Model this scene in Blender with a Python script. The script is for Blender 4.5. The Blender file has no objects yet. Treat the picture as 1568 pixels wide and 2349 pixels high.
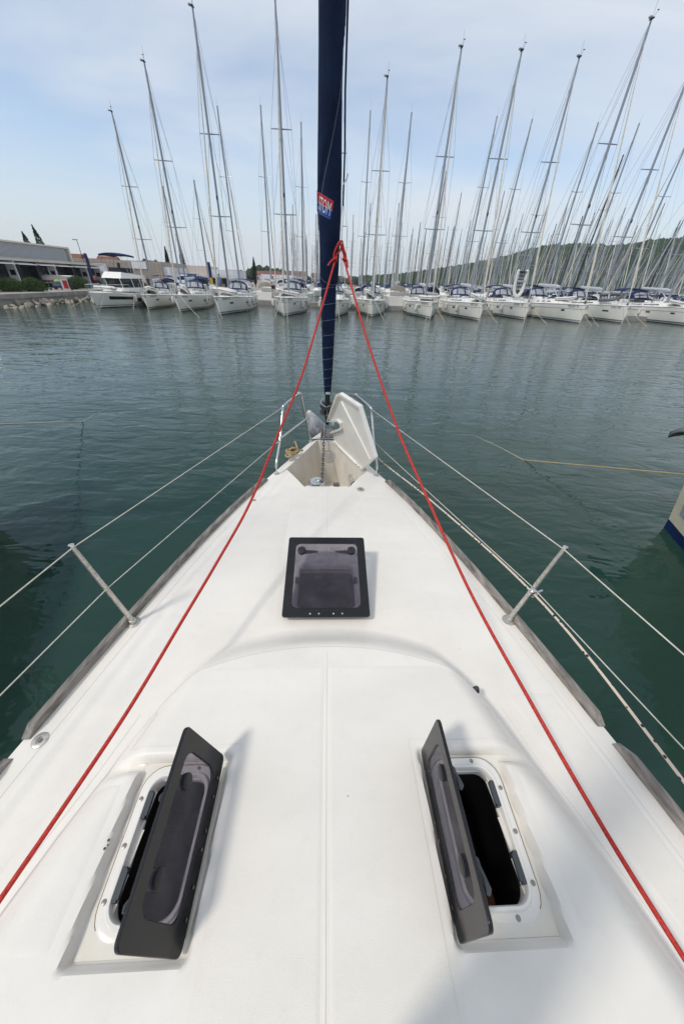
import bpy, bmesh, math, random
from math import sin, cos, pi, radians as R
from mathutils import Vector as V, Matrix, noise
random.seed(7)
S = bpy.context.scene; C = S.collection
# ---------------------------------------------------------------- camera, world, sun, exposure
PITCH, ROLL, CAMZ = R(34.572), R(2.432), 3.4
FW = V((0, cos(PITCH), -sin(PITCH))); UP = V((0, sin(PITCH), cos(PITCH))); RT = V((1, 0, 0))
RT2 = RT*cos(ROLL)+UP*sin(ROLL); UP2 = -RT*sin(ROLL)+UP*cos(ROLL)
cd = bpy.data.cameras.new('camera'); cam = bpy.data.objects.new('camera', cd); C.objects.link(cam)
m = Matrix((RT2, UP2, -FW)).transposed().to_4x4(); m.translation = V((0, 0, CAMZ)); cam.matrix_world = m
cd.sensor_fit = 'HORIZONTAL'; cd.sensor_width = 24; cd.lens = 11.769; cd.clip_start = .02; cd.clip_end = 9000
S.camera = cam
SUN_AZ = R(-146.6); SUN_EL = R(52.5)
sd = bpy.data.lights.new('sun', 'SUN'); sd.energy = 1.65; sd.angle = R(7); sd.color = (1, .94, .86)
so = bpy.data.objects.new('sun', sd); C.objects.link(so)
sdir = V((cos(SUN_AZ)*cos(SUN_EL), sin(SUN_AZ)*cos(SUN_EL), sin(SUN_EL)))
so.rotation_euler = sdir.to_track_quat('Z', 'Y').to_euler(); so.location = sdir*50
S.view_settings.view_transform = 'Standard'; S.view_settings.look = 'None'
S.view_settings.exposure = 0.15; S.view_settings.gamma = 1; S.view_settings.use_curve_mapping = False
W = bpy.data.worlds.new('World'); S.world = W; W.use_nodes = True
nt = W.node_tree; nt.nodes.clear(); N = nt.nodes.new; K = nt.links.new
def nd(tree, typ, **kw):
    n = tree.nodes.new(typ)
    for k, v in kw.items(): setattr(n, k, v)
    return n
sky = nd(nt, 'ShaderNodeTexSky', sky_type='NISHITA', sun_disc=False, sun_elevation=SUN_EL, sun_rotation=pi/2-SUN_AZ,
         air_density=1.0, dust_density=.7, ozone_density=1.1)
tc = N('ShaderNodeTexCoord'); sp = N('ShaderNodeSeparateXYZ'); K(tc.outputs['Generated'], sp.inputs[0])
za = nd(nt, 'ShaderNodeMath', operation='ADD'); za.inputs[1].default_value = .22
zm = nd(nt, 'ShaderNodeMath', operation='MAXIMUM'); zm.inputs[1].default_value = 0; K(sp.outputs['Z'], zm.inputs[0]); K(zm.outputs[0], za.inputs[0])
dx = nd(nt, 'ShaderNodeMath', operation='DIVIDE'); K(sp.outputs['X'], dx.inputs[0]); K(za.outputs[0], dx.inputs[1])
dy = nd(nt, 'ShaderNodeMath', operation='DIVIDE'); K(sp.outputs['Y'], dy.inputs[0]); K(za.outputs[0], dy.inputs[1])
cb = N('ShaderNodeCombineXYZ'); K(dx.outputs[0], cb.inputs[0]); K(dy.outputs[0], cb.inputs[1])
mp = N('ShaderNodeMapping'); mp.inputs['Rotation'].default_value = (0, 0, R(-38)); mp.inputs['Scale'].default_value = (.55, 1.25, 1); mp.inputs['Location'].default_value = (3.4, 2.9, 0)
K(cb.outputs[0], mp.inputs[0])
n1 = N('ShaderNodeTexNoise'); n1.inputs['Scale'].default_value = .62; n1.inputs['Detail'].default_value = 8; n1.inputs['Roughness'].default_value = .55; n1.inputs['Distortion'].default_value = .55
K(mp.outputs[0], n1.inputs[0])
cr = N('ShaderNodeValToRGB'); cr.color_ramp.elements[0].position = .38; cr.color_ramp.elements[1].position = .62
cr.color_ramp.elements[0].color = (.22, .22, .22, 1); cr.color_ramp.elements[1].color = (.95, .95, .95, 1); K(n1.outputs['Fac'], cr.inputs[0])
sx = nd(nt, 'ShaderNodeVectorMath', operation='SCALE'); sx.inputs['Scale'].default_value = .15; K(sky.outputs[0], sx.inputs[0])
mx = nd(nt, 'ShaderNodeMix', data_type='RGBA'); K(cr.outputs[0], mx.inputs[0]); K(sx.outputs[0], mx.inputs[6]); mx.inputs[7].default_value = (.72, .765, .82, 1)
# thin haze towards the horizon all the way round
hz = N('ShaderNodeMapRange'); hz.inputs[1].default_value = 0; hz.inputs[2].default_value = .20; hz.inputs[3].default_value = .92; hz.inputs[4].default_value = 0; K(zm.outputs[0], hz.inputs[0])
mh = nd(nt, 'ShaderNodeMix', data_type='RGBA'); K(hz.outputs[0], mh.inputs[0]); K(mx.outputs[2], mh.inputs[6]); mh.inputs[7].default_value = (.59, .645, .70, 1)
bg = N('ShaderNodeBackground'); bg.inputs[1].default_value = 1.0; K(mh.outputs[2], bg.inputs[0])
wo = N('ShaderNodeOutputWorld'); K(bg.outputs[0], wo.inputs[0])

# ---------------------------------------------------------------- pixel ray helpers (image frame 1568 wide) used to read places off the photograph
def ray(x, y): return FW+RT2*((x-784)/768.9)-UP2*((y-1174.5)/768.9)
def at(x, y, z=0.0):
    d = ray(x, y); return V((0, 0, CAMZ))+d*((z-CAMZ)/d.z)
def atY(x, y, Y):
    d = ray(x, y); return V((0, 0, CAMZ))+d*(Y/d.y)
def sY(x, y, Y): return atY(x*.57352, y*.57352, Y)
def sat(x, y, z=0.): return at(x*.57352, y*.57352, z)

# ---------------------------------------------------------------- materials
MATS = {}
def mat(name, col, rough=.5, metal=0, var=.0, vscale=6, bump=0, bscale=40, spec=.5, trans=0, ior=1.45, coat=0, stretch=None, bdist=.01, col2=None):
    if name in MATS: return MATS[name]
    M = bpy.data.materials.new(name); M.use_nodes = True; t = M.node_tree; b = t.nodes['Principled BSDF']
    b.inputs['Roughness'].default_value = rough; b.inputs['Metallic'].default_value = metal
    b.inputs['Specular IOR Level'].default_value = spec; b.inputs['Transmission Weight'].default_value = trans
    b.inputs['IOR'].default_value = ior; b.inputs['Coat Weight'].default_value = coat
    b.inputs['Base Color'].default_value = (*col, 1)
    if var or bump:
        tc = nd(t, 'ShaderNodeTexCoord'); mpn = nd(t, 'ShaderNodeMapping')
        if stretch: mpn.inputs['Scale'].default_value = stretch
        t.links.new(tc.outputs['Object'], mpn.inputs[0])
    if var:
        n = nd(t, 'ShaderNodeTexNoise'); n.inputs['Scale'].default_value = vscale; n.inputs['Detail'].default_value = 6; n.inputs['Roughness'].default_value = .62
        t.links.new(mpn.outputs[0], n.inputs[0])
        r = nd(t, 'ShaderNodeMapRange'); r.inputs[1].default_value = .3; r.inputs[2].default_value = .7; t.links.new(n.outputs['Fac'], r.inputs[0])
        mixn = nd(t, 'ShaderNodeMix', data_type='RGBA'); t.links.new(r.outputs[0], mixn.inputs[0])
        c2 = col2 or tuple(c*(1-var) for c in col)
        mixn.inputs[6].default_value = (*c2, 1); mixn.inputs[7].default_value = (*[min(1, c*(1+var*.4)) for c in col], 1)
        t.links.new(mixn.outputs[2], b.inputs['Base Color'])
    if bump:
        n = nd(t, 'ShaderNodeTexNoise'); n.inputs['Scale'].default_value = bscale; n.inputs['Detail'].default_value = 4
        t.links.new(mpn.outputs[0], n.inputs[0])
        bp = nd(t, 'ShaderNodeBump'); bp.inputs['Strength'].default_value = bump; bp.inputs['Distance'].default_value = bdist
        t.links.new(n.outputs['Fac'], bp.inputs['Height']); t.links.new(bp.outputs[0], b.inputs['Normal'])
    MATS[name] = M; return M
GEL = mat('gelcoat_deck', (.83, .785, .705), .38, var=.07, vscale=2.6, bump=.12, bscale=260, bdist=.002, spec=.45)
def speckle(M, base_scale=9, col=(.16, .13, .09)):
    t = M.node_tree; b = t.nodes['Principled BSDF']; src = b.inputs['Base Color'].links[0].from_socket
    tcx = nd(t, 'ShaderNodeTexCoord'); vx = nd(t, 'ShaderNodeTexVoronoi'); vx.inputs['Scale'].default_value = base_scale; t.links.new(tcx.outputs['Object'], vx.inputs[0])
    lt = nd(t, 'ShaderNodeMath', operation='LESS_THAN'); lt.inputs[1].default_value = .028; t.links.new(vx.outputs['Distance'], lt.inputs[0])
    sc_ = nd(t, 'ShaderNodeSeparateColor'); t.links.new(vx.outputs['Color'], sc_.inputs[0]); g_ = nd(t, 'ShaderNodeMath', operation='GREATER_THAN'); g_.inputs[1].default_value = .80; t.links.new(sc_.outputs[0], g_.inputs[0])
    mu = nd(t, 'ShaderNodeMath', operation='MULTIPLY'); t.links.new(lt.outputs[0], mu.inputs[0]); t.links.new(g_.outputs[0], mu.inputs[1])
    ns = nd(t, 'ShaderNodeTexNoise'); ns.inputs['Scale'].default_value = 14; ns.inputs['Detail'].default_value = 9; ns.inputs['Roughness'].default_value = .75; t.links.new(tcx.outputs['Object'], ns.inputs[0])
    rg = nd(t, 'ShaderNodeMapRange'); rg.inputs[1].default_value = .52; rg.inputs[2].default_value = .80; rg.inputs[3].default_value = 0; rg.inputs[4].default_value = .22; t.links.new(ns.outputs['Fac'], rg.inputs[0])
    m1_ = nd(t, 'ShaderNodeMix', data_type='RGBA'); t.links.new(rg.outputs[0], m1_.inputs[0]); t.links.new(src, m1_.inputs[6]); m1_.inputs[7].default_value = (.62, .57, .48, 1)
    m2_ = nd(t, 'ShaderNodeMix', data_type='RGBA'); t.links.new(mu.outputs[0], m2_.inputs[0]); t.links.new(m1_.outputs[2], m2_.inputs[6]); m2_.inputs[7].default_value = (*col, 1); t.links.new(m2_.outputs[2], b.inputs['Base Color'])
speckle(GEL)
NSK = mat('nonskid_gelcoat', (.815, .77, .69), .55, var=.06, vscale=3.5, bump=.5, bscale=420, bdist=.0012, stretch=(.35, 1, 1)); speckle(NSK, 11)
GELP = mat('gelcoat_plain', (.82, .785, .715), .22, var=.05, vscale=5)
GELY = mat('gelcoat_recess', (.77, .745, .67), .3, var=.10, vscale=7, col2=(.74, .69, .57))
CREAM = mat('locker_lining', (.70, .65, .56), .4, var=.13, vscale=5, stretch=(1, 1, .35))
BLKP = mat('black_acrylic', (.012, .012, .013), .22, var=.3, vscale=14)
BLKR = mat('black_plastic', (.016, .017, .019), .45)
GRYR = mat('grey_rubber', (.06, .068, .075), .5)
STEEL = mat('stainless_steel', (.66, .66, .64), .16, metal=1, var=.12, vscale=30)
STEELW = mat('weathered_steel', (.60, .575, .52), .38, metal=.7, var=.35, vscale=45)
STEELD = mat('stained_steel', (.33, .28, .23), .35, metal=.8, var=.5, vscale=22)
GALV = mat('galvanised_steel', (.38, .39, .40), .45, metal=.6, var=.5, vscale=14)
CHAIN = mat('chain_steel', (.16, .15, .13), .45, metal=.7, var=.4, vscale=30)
TEAK = mat('weathered_teak', (.29, .265, .235), .8, var=.7, vscale=26, stretch=(1, .12, 1), bump=.7, bscale=60, bdist=.004)
RED = mat('red_rope', (.58, .035, .022), .62, var=.55, vscale=95, bump=.8, bscale=230, bdist=.003)
NAVY = mat('navy_sailcloth', (.005, .017, .056), .78, var=.42, vscale=7, bump=.35, bscale=11, bdist=.03, spec=.3)
STITCH = mat('grey_thread', (.33, .36, .42), .8)
WIRE = mat('lifeline', (.62, .59, .50), .5, var=.2, vscale=30)
TAN = mat('tan_rope', (.50, .38, .20), .8, var=.5, vscale=90, bump=.8, bscale=130, bdist=.004)
WROPE = mat('cream_mooring_rope', (.58, .53, .40), .8, var=.3, vscale=30)
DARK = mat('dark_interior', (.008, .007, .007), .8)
WOODIN = mat('interior_wood', (.16, .05, .018), .4)
BR_RED = mat('badge_red', (.55, .02, .03), .6); BR_BLUE = mat('badge_blue', (.015, .07, .32), .6); WHT = mat('white_print', (.78, .78, .78), .6)
SCREW = mat('screw_head', (.30, .28, .25), .4, metal=.7)
# furling line: cream with black flecks
FLK = bpy.data.materials.new('flecked_line'); FLK.use_nodes = True; t = FLK.node_tree; b = t.nodes['Principled BSDF']; b.inputs['Roughness'].default_value = .8
tcn = nd(t, 'ShaderNodeTexCoord'); vn = nd(t, 'ShaderNodeTexVoronoi'); vn.inputs['Scale'].default_value = 34; t.links.new(tcn.outputs['Object'], vn.inputs[0])
rp = nd(t, 'ShaderNodeValToRGB'); rp.color_ramp.interpolation = 'CONSTANT'; rp.color_ramp.elements[0].color = (.02, .02, .025, 1); rp.color_ramp.elements[1].position = .27; rp.color_ramp.elements[1].color = (.66, .55, .45, 1)
t.links.new(vn.outputs['Distance'], rp.inputs[0]); t.links.new(rp.outputs[0], b.inputs['Base Color'])
# smoked hatch pane
PANE = bpy.data.materials.new('smoked_pane'); PANE.use_nodes = True; t = PANE.node_tree; t.nodes.clear()
o_ = nd(t, 'ShaderNodeOutputMaterial'); tr = nd(t, 'ShaderNodeBsdfTransparent'); tr.inputs[0].default_value = (.72, .695, .745, 1)
pb = nd(t, 'ShaderNodeBsdfPrincipled'); pb.inputs['Base Color'].default_value = (.105, .098, .112, 1); pb.inputs['Roughness'].default_value = .1
tcn = nd(t, 'ShaderNodeTexCoord'); nn = nd(t, 'ShaderNodeTexNoise'); nn.inputs['Scale'].default_value = 9; nn.inputs['Detail'].default_value = 7; nn.inputs['Roughness'].default_value = .6
t.links.new(tcn.outputs['Object'], nn.inputs[0]); mr = nd(t, 'ShaderNodeMapRange'); mr.inputs[1].default_value = .45; mr.inputs[2].default_value = .85; mr.inputs[3].default_value = .24; mr.inputs[4].default_value = .50
t.links.new(nn.outputs['Fac'], mr.inputs[0]); ms = nd(t, 'ShaderNodeMixShader'); t.links.new(mr.outputs[0], ms.inputs[0]); t.links.new(tr.outputs[0], ms.inputs[1]); t.links.new(pb.outputs[0], ms.inputs[2]); t.links.new(ms.outputs[0], o_.inputs[0])
# fleet
HULLW = mat('fleet_hull_white', (.86, .83, .75), .25, var=.07, vscale=.8)
FWHT = mat('fleet_deck_white', (.83, .81, .76), .4)
STRIPE = mat('hull_stripe', (.06, .065, .08), .4)
STRIPEG = mat('hull_stripe_grey', (.22, .24, .27), .4)
GLASSD = mat('dark_glass', (.02, .024, .03), .12)
CLEARW = mat('clear_vinyl', (.38, .39, .40), .25)
ALU = mat('mast_aluminium', (.30, .32, .35), .42, metal=.35)
ALUL = mat('boom_grey', (.50, .52, .55), .5)
BLKM = mat('black_mast', (.02, .02, .022), .4)
RIG = mat('rigging_wire', (.30, .31, .33), .4, metal=.3)
SAILC = mat('cream_furled_sail', (.66, .61, .52), .8, var=.25, vscale=3)
CANV = mat('navy_canvas', (.008, .022, .085), .8, var=.2, vscale=2)
FEND = mat('fender_white', (.74, .73, .68), .45); FENDT = mat('fender_end', (.02, .03, .08), .5)
DTUBE = mat('dinghy_white', (.72, .70, .65), .5); DGREY = mat('dinghy_floor', (.06, .062, .07), .6); DGR2 = mat('dinghy_slat', (.38, .40, .42), .6)
FOUL = mat('boot_top', (.015, .02, .025), .5)
ANTIB = mat('boot_stripe_blue', (.005, .018, .085), .35, var=.3, vscale=12)

# ---------------------------------------------------------------- mesh helpers
class MB:
    def __init__(s): s.v = []; s.f = []; s.M = Matrix.Identity(4)
    def add(s, vs, fs):
        o = len(s.v); s.v += [tuple(s.M @ V(p)) for p in vs]; s.f += [tuple(o+i for i in f) for f in fs]; return s
    def box(s, c, d, rz=0):
        x, y, z = d[0]/2, d[1]/2, d[2]/2; cz, sz = cos(rz), sin(rz)
        vs = [(c[0]+a*x*cz-b_*y*sz, c[1]+a*x*sz+b_*y*cz, c[2]+e*z) for a, b_, e in [(-1,-1,-1),(1,-1,-1),(1,1,-1),(-1,1,-1),(-1,-1,1),(1,-1,1),(1,1,1),(-1,1,1)]]
        return s.add(vs, [(0,3,2,1),(4,5,6,7),(0,1,5,4),(1,2,6,5),(2,3,7,6),(3,0,4,7)])
    def bar(s, a, b, w, h=None):
        return s.tube([a, b], [w/2]*2, 4)
    def tube(s, pts, r, n=8, closed=False, caps=True, flat=1.0):
        pts = [V(p) for p in pts]; m_ = len(pts); rr = r if isinstance(r, (list, tuple)) else [r]*m_
        vs = []; up = None
        for i, p in enumerate(pts):
            if closed: t_ = pts[(i+1) % m_]-pts[i-1]
            else: t_ = pts[min(i+1, m_-1)]-pts[max(i-1, 0)]
            t_.normalize() if t_.length > 1e-9 else None
            if up is None:
                a = V((0, 0, 1)) if abs(t_.z) < .9 else V((1, 0, 0)); up = (a-t_*a.dot(t_)).normalized()
            else:
                up = up-t_*up.dot(t_); up = up.normalized() if up.length > 1e-6 else t_.orthogonal().normalized()
            sd_ = t_.cross(up)
            for k in range(n):
                a = 2*pi*k/n; vs.append(p+up*cos(a)*rr[i]*flat+sd_*sin(a)*rr[i])
        fs = []
        for i in range(m_ if closed else m_-1):
            for k in range(n):
                a, b_ = i*n+k, i*n+(k+1) % n; c_, d_ = ((i+1) % m_)*n+(k+1) % n, ((i+1) % m_)*n+k; fs.append((a, b_, c_, d_))
        if caps and not closed: fs += [tuple(range(n))[::-1], tuple((m_-1)*n+k for k in range(n))]
        return s.add(vs, fs)
    def lathe(s, c, prof, n=20, ax='z', basis=None):
        # prof: (radius, height)
        B = basis or Matrix.Identity(3); vs = []; fs = []
        for r_, h in prof:
            for k in range(n): vs.append(V(c)+B @ V((r_*cos(2*pi*k/n), r_*sin(2*pi*k/n), h)))
        for i in range(len(prof)-1):
            for k in range(n): fs.append((i*n+k, i*n+(k+1) % n, (i+1)*n+(k+1) % n, (i+1)*n+k))
        fs += [tuple(range(n))[::-1], tuple((len(prof)-1)*n+k for k in range(n))]
        return s.add(vs, fs)
    def grid(s, fn, nu, nv, skip=None):
        vs = [fn(i/nu, j/nv) for j in range(nv+1) for i in range(nu+1)]
        fs = []
        for j in range(nv):
            for i in range(nu):
                if skip and skip(i, j): continue
                a = j*(nu+1)+i; fs.append((a, a+1, a+nu+2, a+nu+1))
        return s.add(vs, fs)
    def prism(s, poly, z0, z1):
        n = len(poly); vs = [(p[0], p[1], z0) for p in poly]+[(p[0], p[1], z1) for p in poly]
        return s.add(vs, [tuple(range(n))[::-1], tuple(range(n, 2*n))]+[(i, (i+1) % n, n+(i+1) % n, n+i) for i in range(n)])
    def ring(s, outer, inner, z0, z1):
        n = len(outer); vs = [(*p, z1) for p in outer]+[(*p, z1) for p in inner]+[(*p, z0) for p in outer]+[(*p, z0) for p in inner]
        fs = []
        for i in range(n):
            j = (i+1) % n
            fs += [(i, j, n+j, n+i), (2*n+j, 2*n+i, 3*n+i, 3*n+j), (2*n+i, 2*n+j, j, i), (n+i, n+j, 3*n+j, 3*n+i)]
        return s.add(vs, fs)
    def mesh(s, name, ma, smooth=True):
        me = bpy.data.meshes.new(name); me.from_pydata(s.v, [], s.f); me.materials.append(ma)
        if smooth:
            me.polygons.foreach_set('use_smooth', [True]*len(me.polygons))
        me.update()
        bm = bmesh.new(); bm.from_mesh(me); bmesh.ops.remove_doubles(bm, verts=bm.verts, dist=1e-6); bmesh.ops.recalc_face_normals(bm, faces=bm.faces)
        if smooth:
            for e in bm.edges:
                if len(e.link_faces) == 2 and e.calc_face_angle(0) > .7: e.smooth = False
        bm.to_mesh(me); bm.free()
        return me
    def build(s, name, ma, parent=None, smooth=True, **tg):
        o = bpy.data.objects.new(name, s.mesh(name, ma, smooth)); C.objects.link(o)
        if parent: o.parent = parent
        if tg: tag(o, **tg)
        return o
def tag(o, label=None, cat=None, group=None, kind=None):
    if label: o['label'] = label
    if cat: o['category'] = cat
    if group: o['group'] = group
    if kind: o['kind'] = kind
    return o
def empty(name, loc=(0,0,0), rz=0, **tg):
    o = bpy.data.objects.new(name, None); C.objects.link(o); o.location = loc; o.rotation_euler = (0, 0, rz); o.empty_display_size = .2
    return tag(o, **tg)
CHILD = {}
def kids(o): return [c for c in list(C.objects) if c.parent == o]
def tree_of(o): return (o, [tree_of(c) for c in kids(o)])
def clone(tr, parent=None):
    o, ch = tr; c = o.copy(); C.objects.link(c); c.parent = parent
    for x in ch: clone(x, c)
    return c
def inst(me, name, parent=None, loc=(0,0,0), rot=None, **tg):
    o = bpy.data.objects.new(name, me); C.objects.link(o); o.location = loc
    if rot: o.rotation_euler = rot
    if parent: o.parent = parent
    return tag(o, **tg)
def rrect(w, h, r, n=6, cx=0, cy=0):
    out = []
    for k, (sx_, sy_) in enumerate([(1,1),(-1,1),(-1,-1),(1,-1)]):
        for i in range(n+1):
            a = k*pi/2+i*pi/2/n; out.append((cx+sx_*(w/2-r)+r*cos(a), cy+sy_*(h/2-r)+r*sin(a)))
    return out
def text_mesh(s_, size=1., extr=0.):
    cu = bpy.data.curves.new('t', 'FONT'); cu.body = s_; cu.size = size; cu.extrude = extr; cu.resolution_u = 3
    o = bpy.data.objects.new('t', cu); C.objects.link(o); bpy.context.view_layer.update()
    me = bpy.data.meshes.new_from_object(o.evaluated_get(bpy.context.evaluated_depsgraph_get()))
    vs = [tuple(v.co) for v in me.vertices]; fs = [tuple(p.vertices) for p in me.polygons]
    bpy.data.objects.remove(o); bpy.data.curves.remove(cu); bpy.data.meshes.remove(me)
    return vs, fs
def sm(a, b_, x):
    t_ = max(0, min(1, (x-a)/(b_-a))); return t_*t_*(3-2*t_)
def interp(tab, x):
    if x <= tab[0][0]: return tab[0][1]
    for (a, fa), (b_, fb) in zip(tab, tab[1:]):
        if x <= b_: return fa+(fb-fa)*(x-a)/(b_-a)
    return tab[-1][1]
def catmull(P, n=8):
    P = [V(p) for p in P]; out = []
    for i in range(len(P)-1):
        a, b_, c_, d_ = P[max(i-1, 0)], P[i], P[i+1], P[min(i+2, len(P)-1)]
        for k in range(n):
            t_ = k/n; out.append(.5*((2*b_)+(c_-a)*t_+(2*a-5*b_+4*c_-d_)*t_*t_+(3*b_-a-3*c_+d_)*t_**3))
    out.append(P[-1]); return out

# ================================================================ THE SETTING: water, land, hill
WM = bpy.data.materials.new('harbour_water'); WM.use_nodes = True; t = WM.node_tree; b = t.nodes['Principled BSDF']
b.inputs['Base Color'].default_value = (.017, .049, .036, 1); b.inputs['Roughness'].default_value = .04; b.inputs['IOR'].default_value = 1.333
tcn = nd(t, 'ShaderNodeTexCoord')
def wave(scale, det, dist, st, rot=(0, 0, 0), prev=None, distort=.3):
    mpn = nd(t, 'ShaderNodeMapping'); mpn.inputs['Scale'].default_value = st; mpn.inputs['Rotation'].default_value = rot; t.links.new(tcn.outputs['Object'], mpn.inputs[0])
    n = nd(t, 'ShaderNodeTexNoise'); n.inputs['Scale'].default_value = scale; n.inputs['Detail'].default_value = det; n.inputs['Distortion'].default_value = distort; n.inputs['Roughness'].default_value = .45
    t.links.new(mpn.outputs[0], n.inputs[0]); bp = nd(t, 'ShaderNodeBump'); bp.inputs['Strength'].default_value = 1; bp.inputs['Distance'].default_value = dist
    t.links.new(n.outputs['Fac'], bp.inputs['Height'])
    if prev: t.links.new(prev.outputs[0], bp.inputs['Normal'])
    return bp
w1 = wave(.55, 1.2, .07, (.55, 1.25, 1), (0, 0, R(14)))
w2 = wave(2.3, 2.2, .032, (.6, 1.3, 1), (0, 0, R(-9)), w1, .6)
w3 = wave(7.5, 1.5, .0055, (.8, 1.2, 1), (0, 0, R(5)), w2, .2)
t.links.new(w3.outputs[0], b.inputs['Normal'])
MB().add([(-4000, -600, 0), (4000, -600, 0), (4000, 6000, 0), (-4000, 6000, 0)], [(0, 1, 2, 3)]).build('water', WM, kind='structure')
PAVE = mat('pale_paving', (.36, .30, .26), .85, var=.25, vscale=.6)
CONC = mat('quay_concrete', (.38, .355, .31), .85, var=.35, vscale=1.2, bump=.3, bscale=6, bdist=.03)
GRASS = mat('dry_lawn', (.07, .10, .035), .9, var=.4, vscale=2)
land = [(-33.6, 20), (-35.7, 56), (-35.8, 61), (-14, 66), (-13, 120), (60, 300), (60, 420), (700, 640), (3500, 2600), (3500, 4000), (-3500, 4000), (-600, 20)]
MB().prism(land[:4]+[(-600, 66), (-600, 20)], -1, 1.06).build('quay_ground', PAVE, smooth=False, kind='structure')
MB().prism([(-600, 66.01), (-14, 66.01), (-13, 150), (-40, 330), (-600, 330)], -1, 1.04).build('shore_ground', PAVE, smooth=False, kind='structure')
MB().prism([(-900, 330.02), (-40, 330.02), (40, 360), (330, 300), (900, 300), (3500, 900), (3500, 4200), (-3500, 4200), (-3500, 330.02)], -1, 1.2).build('far_shore', GRASS, smooth=False, kind='structure')
# quay wall with coping and rocks at its foot
q = empty('quay_wall', (-34.5, 40, 0), label='long low concrete quay wall with a pale coping and rocks at its foot, far left', cat='quay wall')
def qpt(y): return -33.55-(y-20)*.0594
mb = MB()
for y0 in range(12, 56, 4):
    x0, x1 = qpt(y0), qpt(y0+4)
    mb2 = MB(); mb2.add([(x0+.18+34.5, y0-40+.02, .72), (x1+.18+34.5, y0+3.97-40, .72), (x1-.9+34.5, y0+3.97-40, .72), (x0-.9+34.5, y0-40+.02, .72),
                         (x0+.18+34.5, y0-40+.02, 1.14), (x1+.18+34.5, y0+3.97-40, 1.14), (x1-.9+34.5, y0+3.97-40, 1.14), (x0-.9+34.5, y0-40+.02, 1.14)],
                        [(0,3,2,1),(4,5,6,7),(0,1,5,4),(1,2,6,5),(2,3,7,6),(3,0,4,7)])
    mb2.build('coping_slab', CONC, q, smooth=False)
MB().add([(qpt(12)+34.55, -28, -.5), (qpt(56)+34.55, 16, -.5), (qpt(56)+34.55, 16, .72), (qpt(12)+34.55, -28, .72), (qpt(12)+34.2, -28, -.5), (qpt(56)+34.2, 16, -.5), (qpt(56)+34.2, 16, .72), (qpt(12)+34.2, -28, .72)],
         [(0,1,2,3),(4,7,6,5),(3,2,6,7),(0,4,5,1),(1,5,6,2),(0,3,7,4)]).build('wall_face', CONC, q, smooth=False)
ROCK = mat('pale_rock', (.50, .43, .34), .85, var=.5, vscale=2.5, bump=.5, bscale=5, bdist=.05)
rocks = []
for k in range(5):
    bm = bmesh.new(); bmesh.ops.create_icosphere(bm, subdivisions=1, radius=1)
    for v in bm.verts: v.co *= .75+.5*noise.noise(v.co*1.3+V((k*7, 0, 0)))
    me = bpy.data.meshes.new('rock'); bm.to_mesh(me); bm.free(); me.materials.append(ROCK); rocks.append(me)
for k in range(150):
    y = 20+36*random.random(); s_ = random.uniform(.16, .42); x = qpt(y)+.15+random.random()*1.5
    o = inst(rocks[k % 5], 'rock', q, (x+34.5, y-40, .34-(x-qpt(y))*.22), (random.random()*6, random.random()*6, random.random()*6)); o.scale = (s_*1.35, s_, s_*.7)
mb = MB(); mb.box((-36.6, 57.9, .55), (3.6, 4.2, 1.3)); mb.build('quay_block', CONC, smooth=False, label='blunt concrete block ending the quay just behind the motor cruiser', cat='quay')

# hill on the right with woodland
HILLP = [(-60, 0), (20, 1), (58, 6), (100, 13), (146, 21), (190, 31), (230, 41), (272, 44.5), (300, 42), (322, 45), (341, 51), (378, 54), (430, 60), (600, 66), (900, 30), (1300, 2)]
def hillz(x, y):
    h = interp(HILLP, x*500/max(y, 300)*1.0); f = sm(300, 520, y)
    return max(0, h*f*(y/510 if y < 520 else 1)*(1-sm(620, 900, y))+3.2*noise.noise(V((x*.012, y*.012, 0)))*f)
SOIL = mat('hill_ground', (.035, .05, .02), .95, var=.4, vscale=.02)
MB().grid(lambda u, v: (-150+1500*u, 300+620*v, 1.1+hillz(-150+1500*u, 300+620*v)), 90, 40).build('hill', SOIL, kind='structure')
FOL = mat('woodland_foliage', (.040, .068, .023), .95, var=.75, vscale=.045, spec=.1, col2=(.014, .026, .015))
vs, fs = [], []
bm = bmesh.new(); bmesh.ops.create_icosphere(bm, subdivisions=1, radius=1); bm.verts.ensure_lookup_table()
iv = [tuple(v.co) for v in bm.verts]; ifc = [tuple(v.index for v in f.verts) for f in bm.faces]; bm.free()
rnd = random.Random(3)
for k in range(11500):
    y = 300+235*rnd.random()**.9; x = rnd.uniform(.02, 1.08)*y
    s_ = rnd.uniform(2.0, 4.6)*(.8 if y < 330 else 1); z = 1+hillz(x, y); o = len(vs); ph = rnd.random()*9
    for p in iv:
        q_ = .62+.75*noise.noise(V((p[0]*1.7+ph, p[1]*1.7, p[2]*1.7))); q_ = 1+.45*(q_-.62)
        vs.append((x+p[0]*s_*q_, y+p[1]*s_*q_, z+s_*.55+p[2]*s_*.95*q_))
    fs += [tuple(o+i for i in f) for f in ifc]
me = bpy.data.meshes.new('hill_woodland'); me.from_pydata(vs, [], fs); me.materials.append(FOL)
tag(inst(me, 'hill_woodland'), 'dense green woodland covering the hill on the right', 'woodland', kind='stuff')
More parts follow.
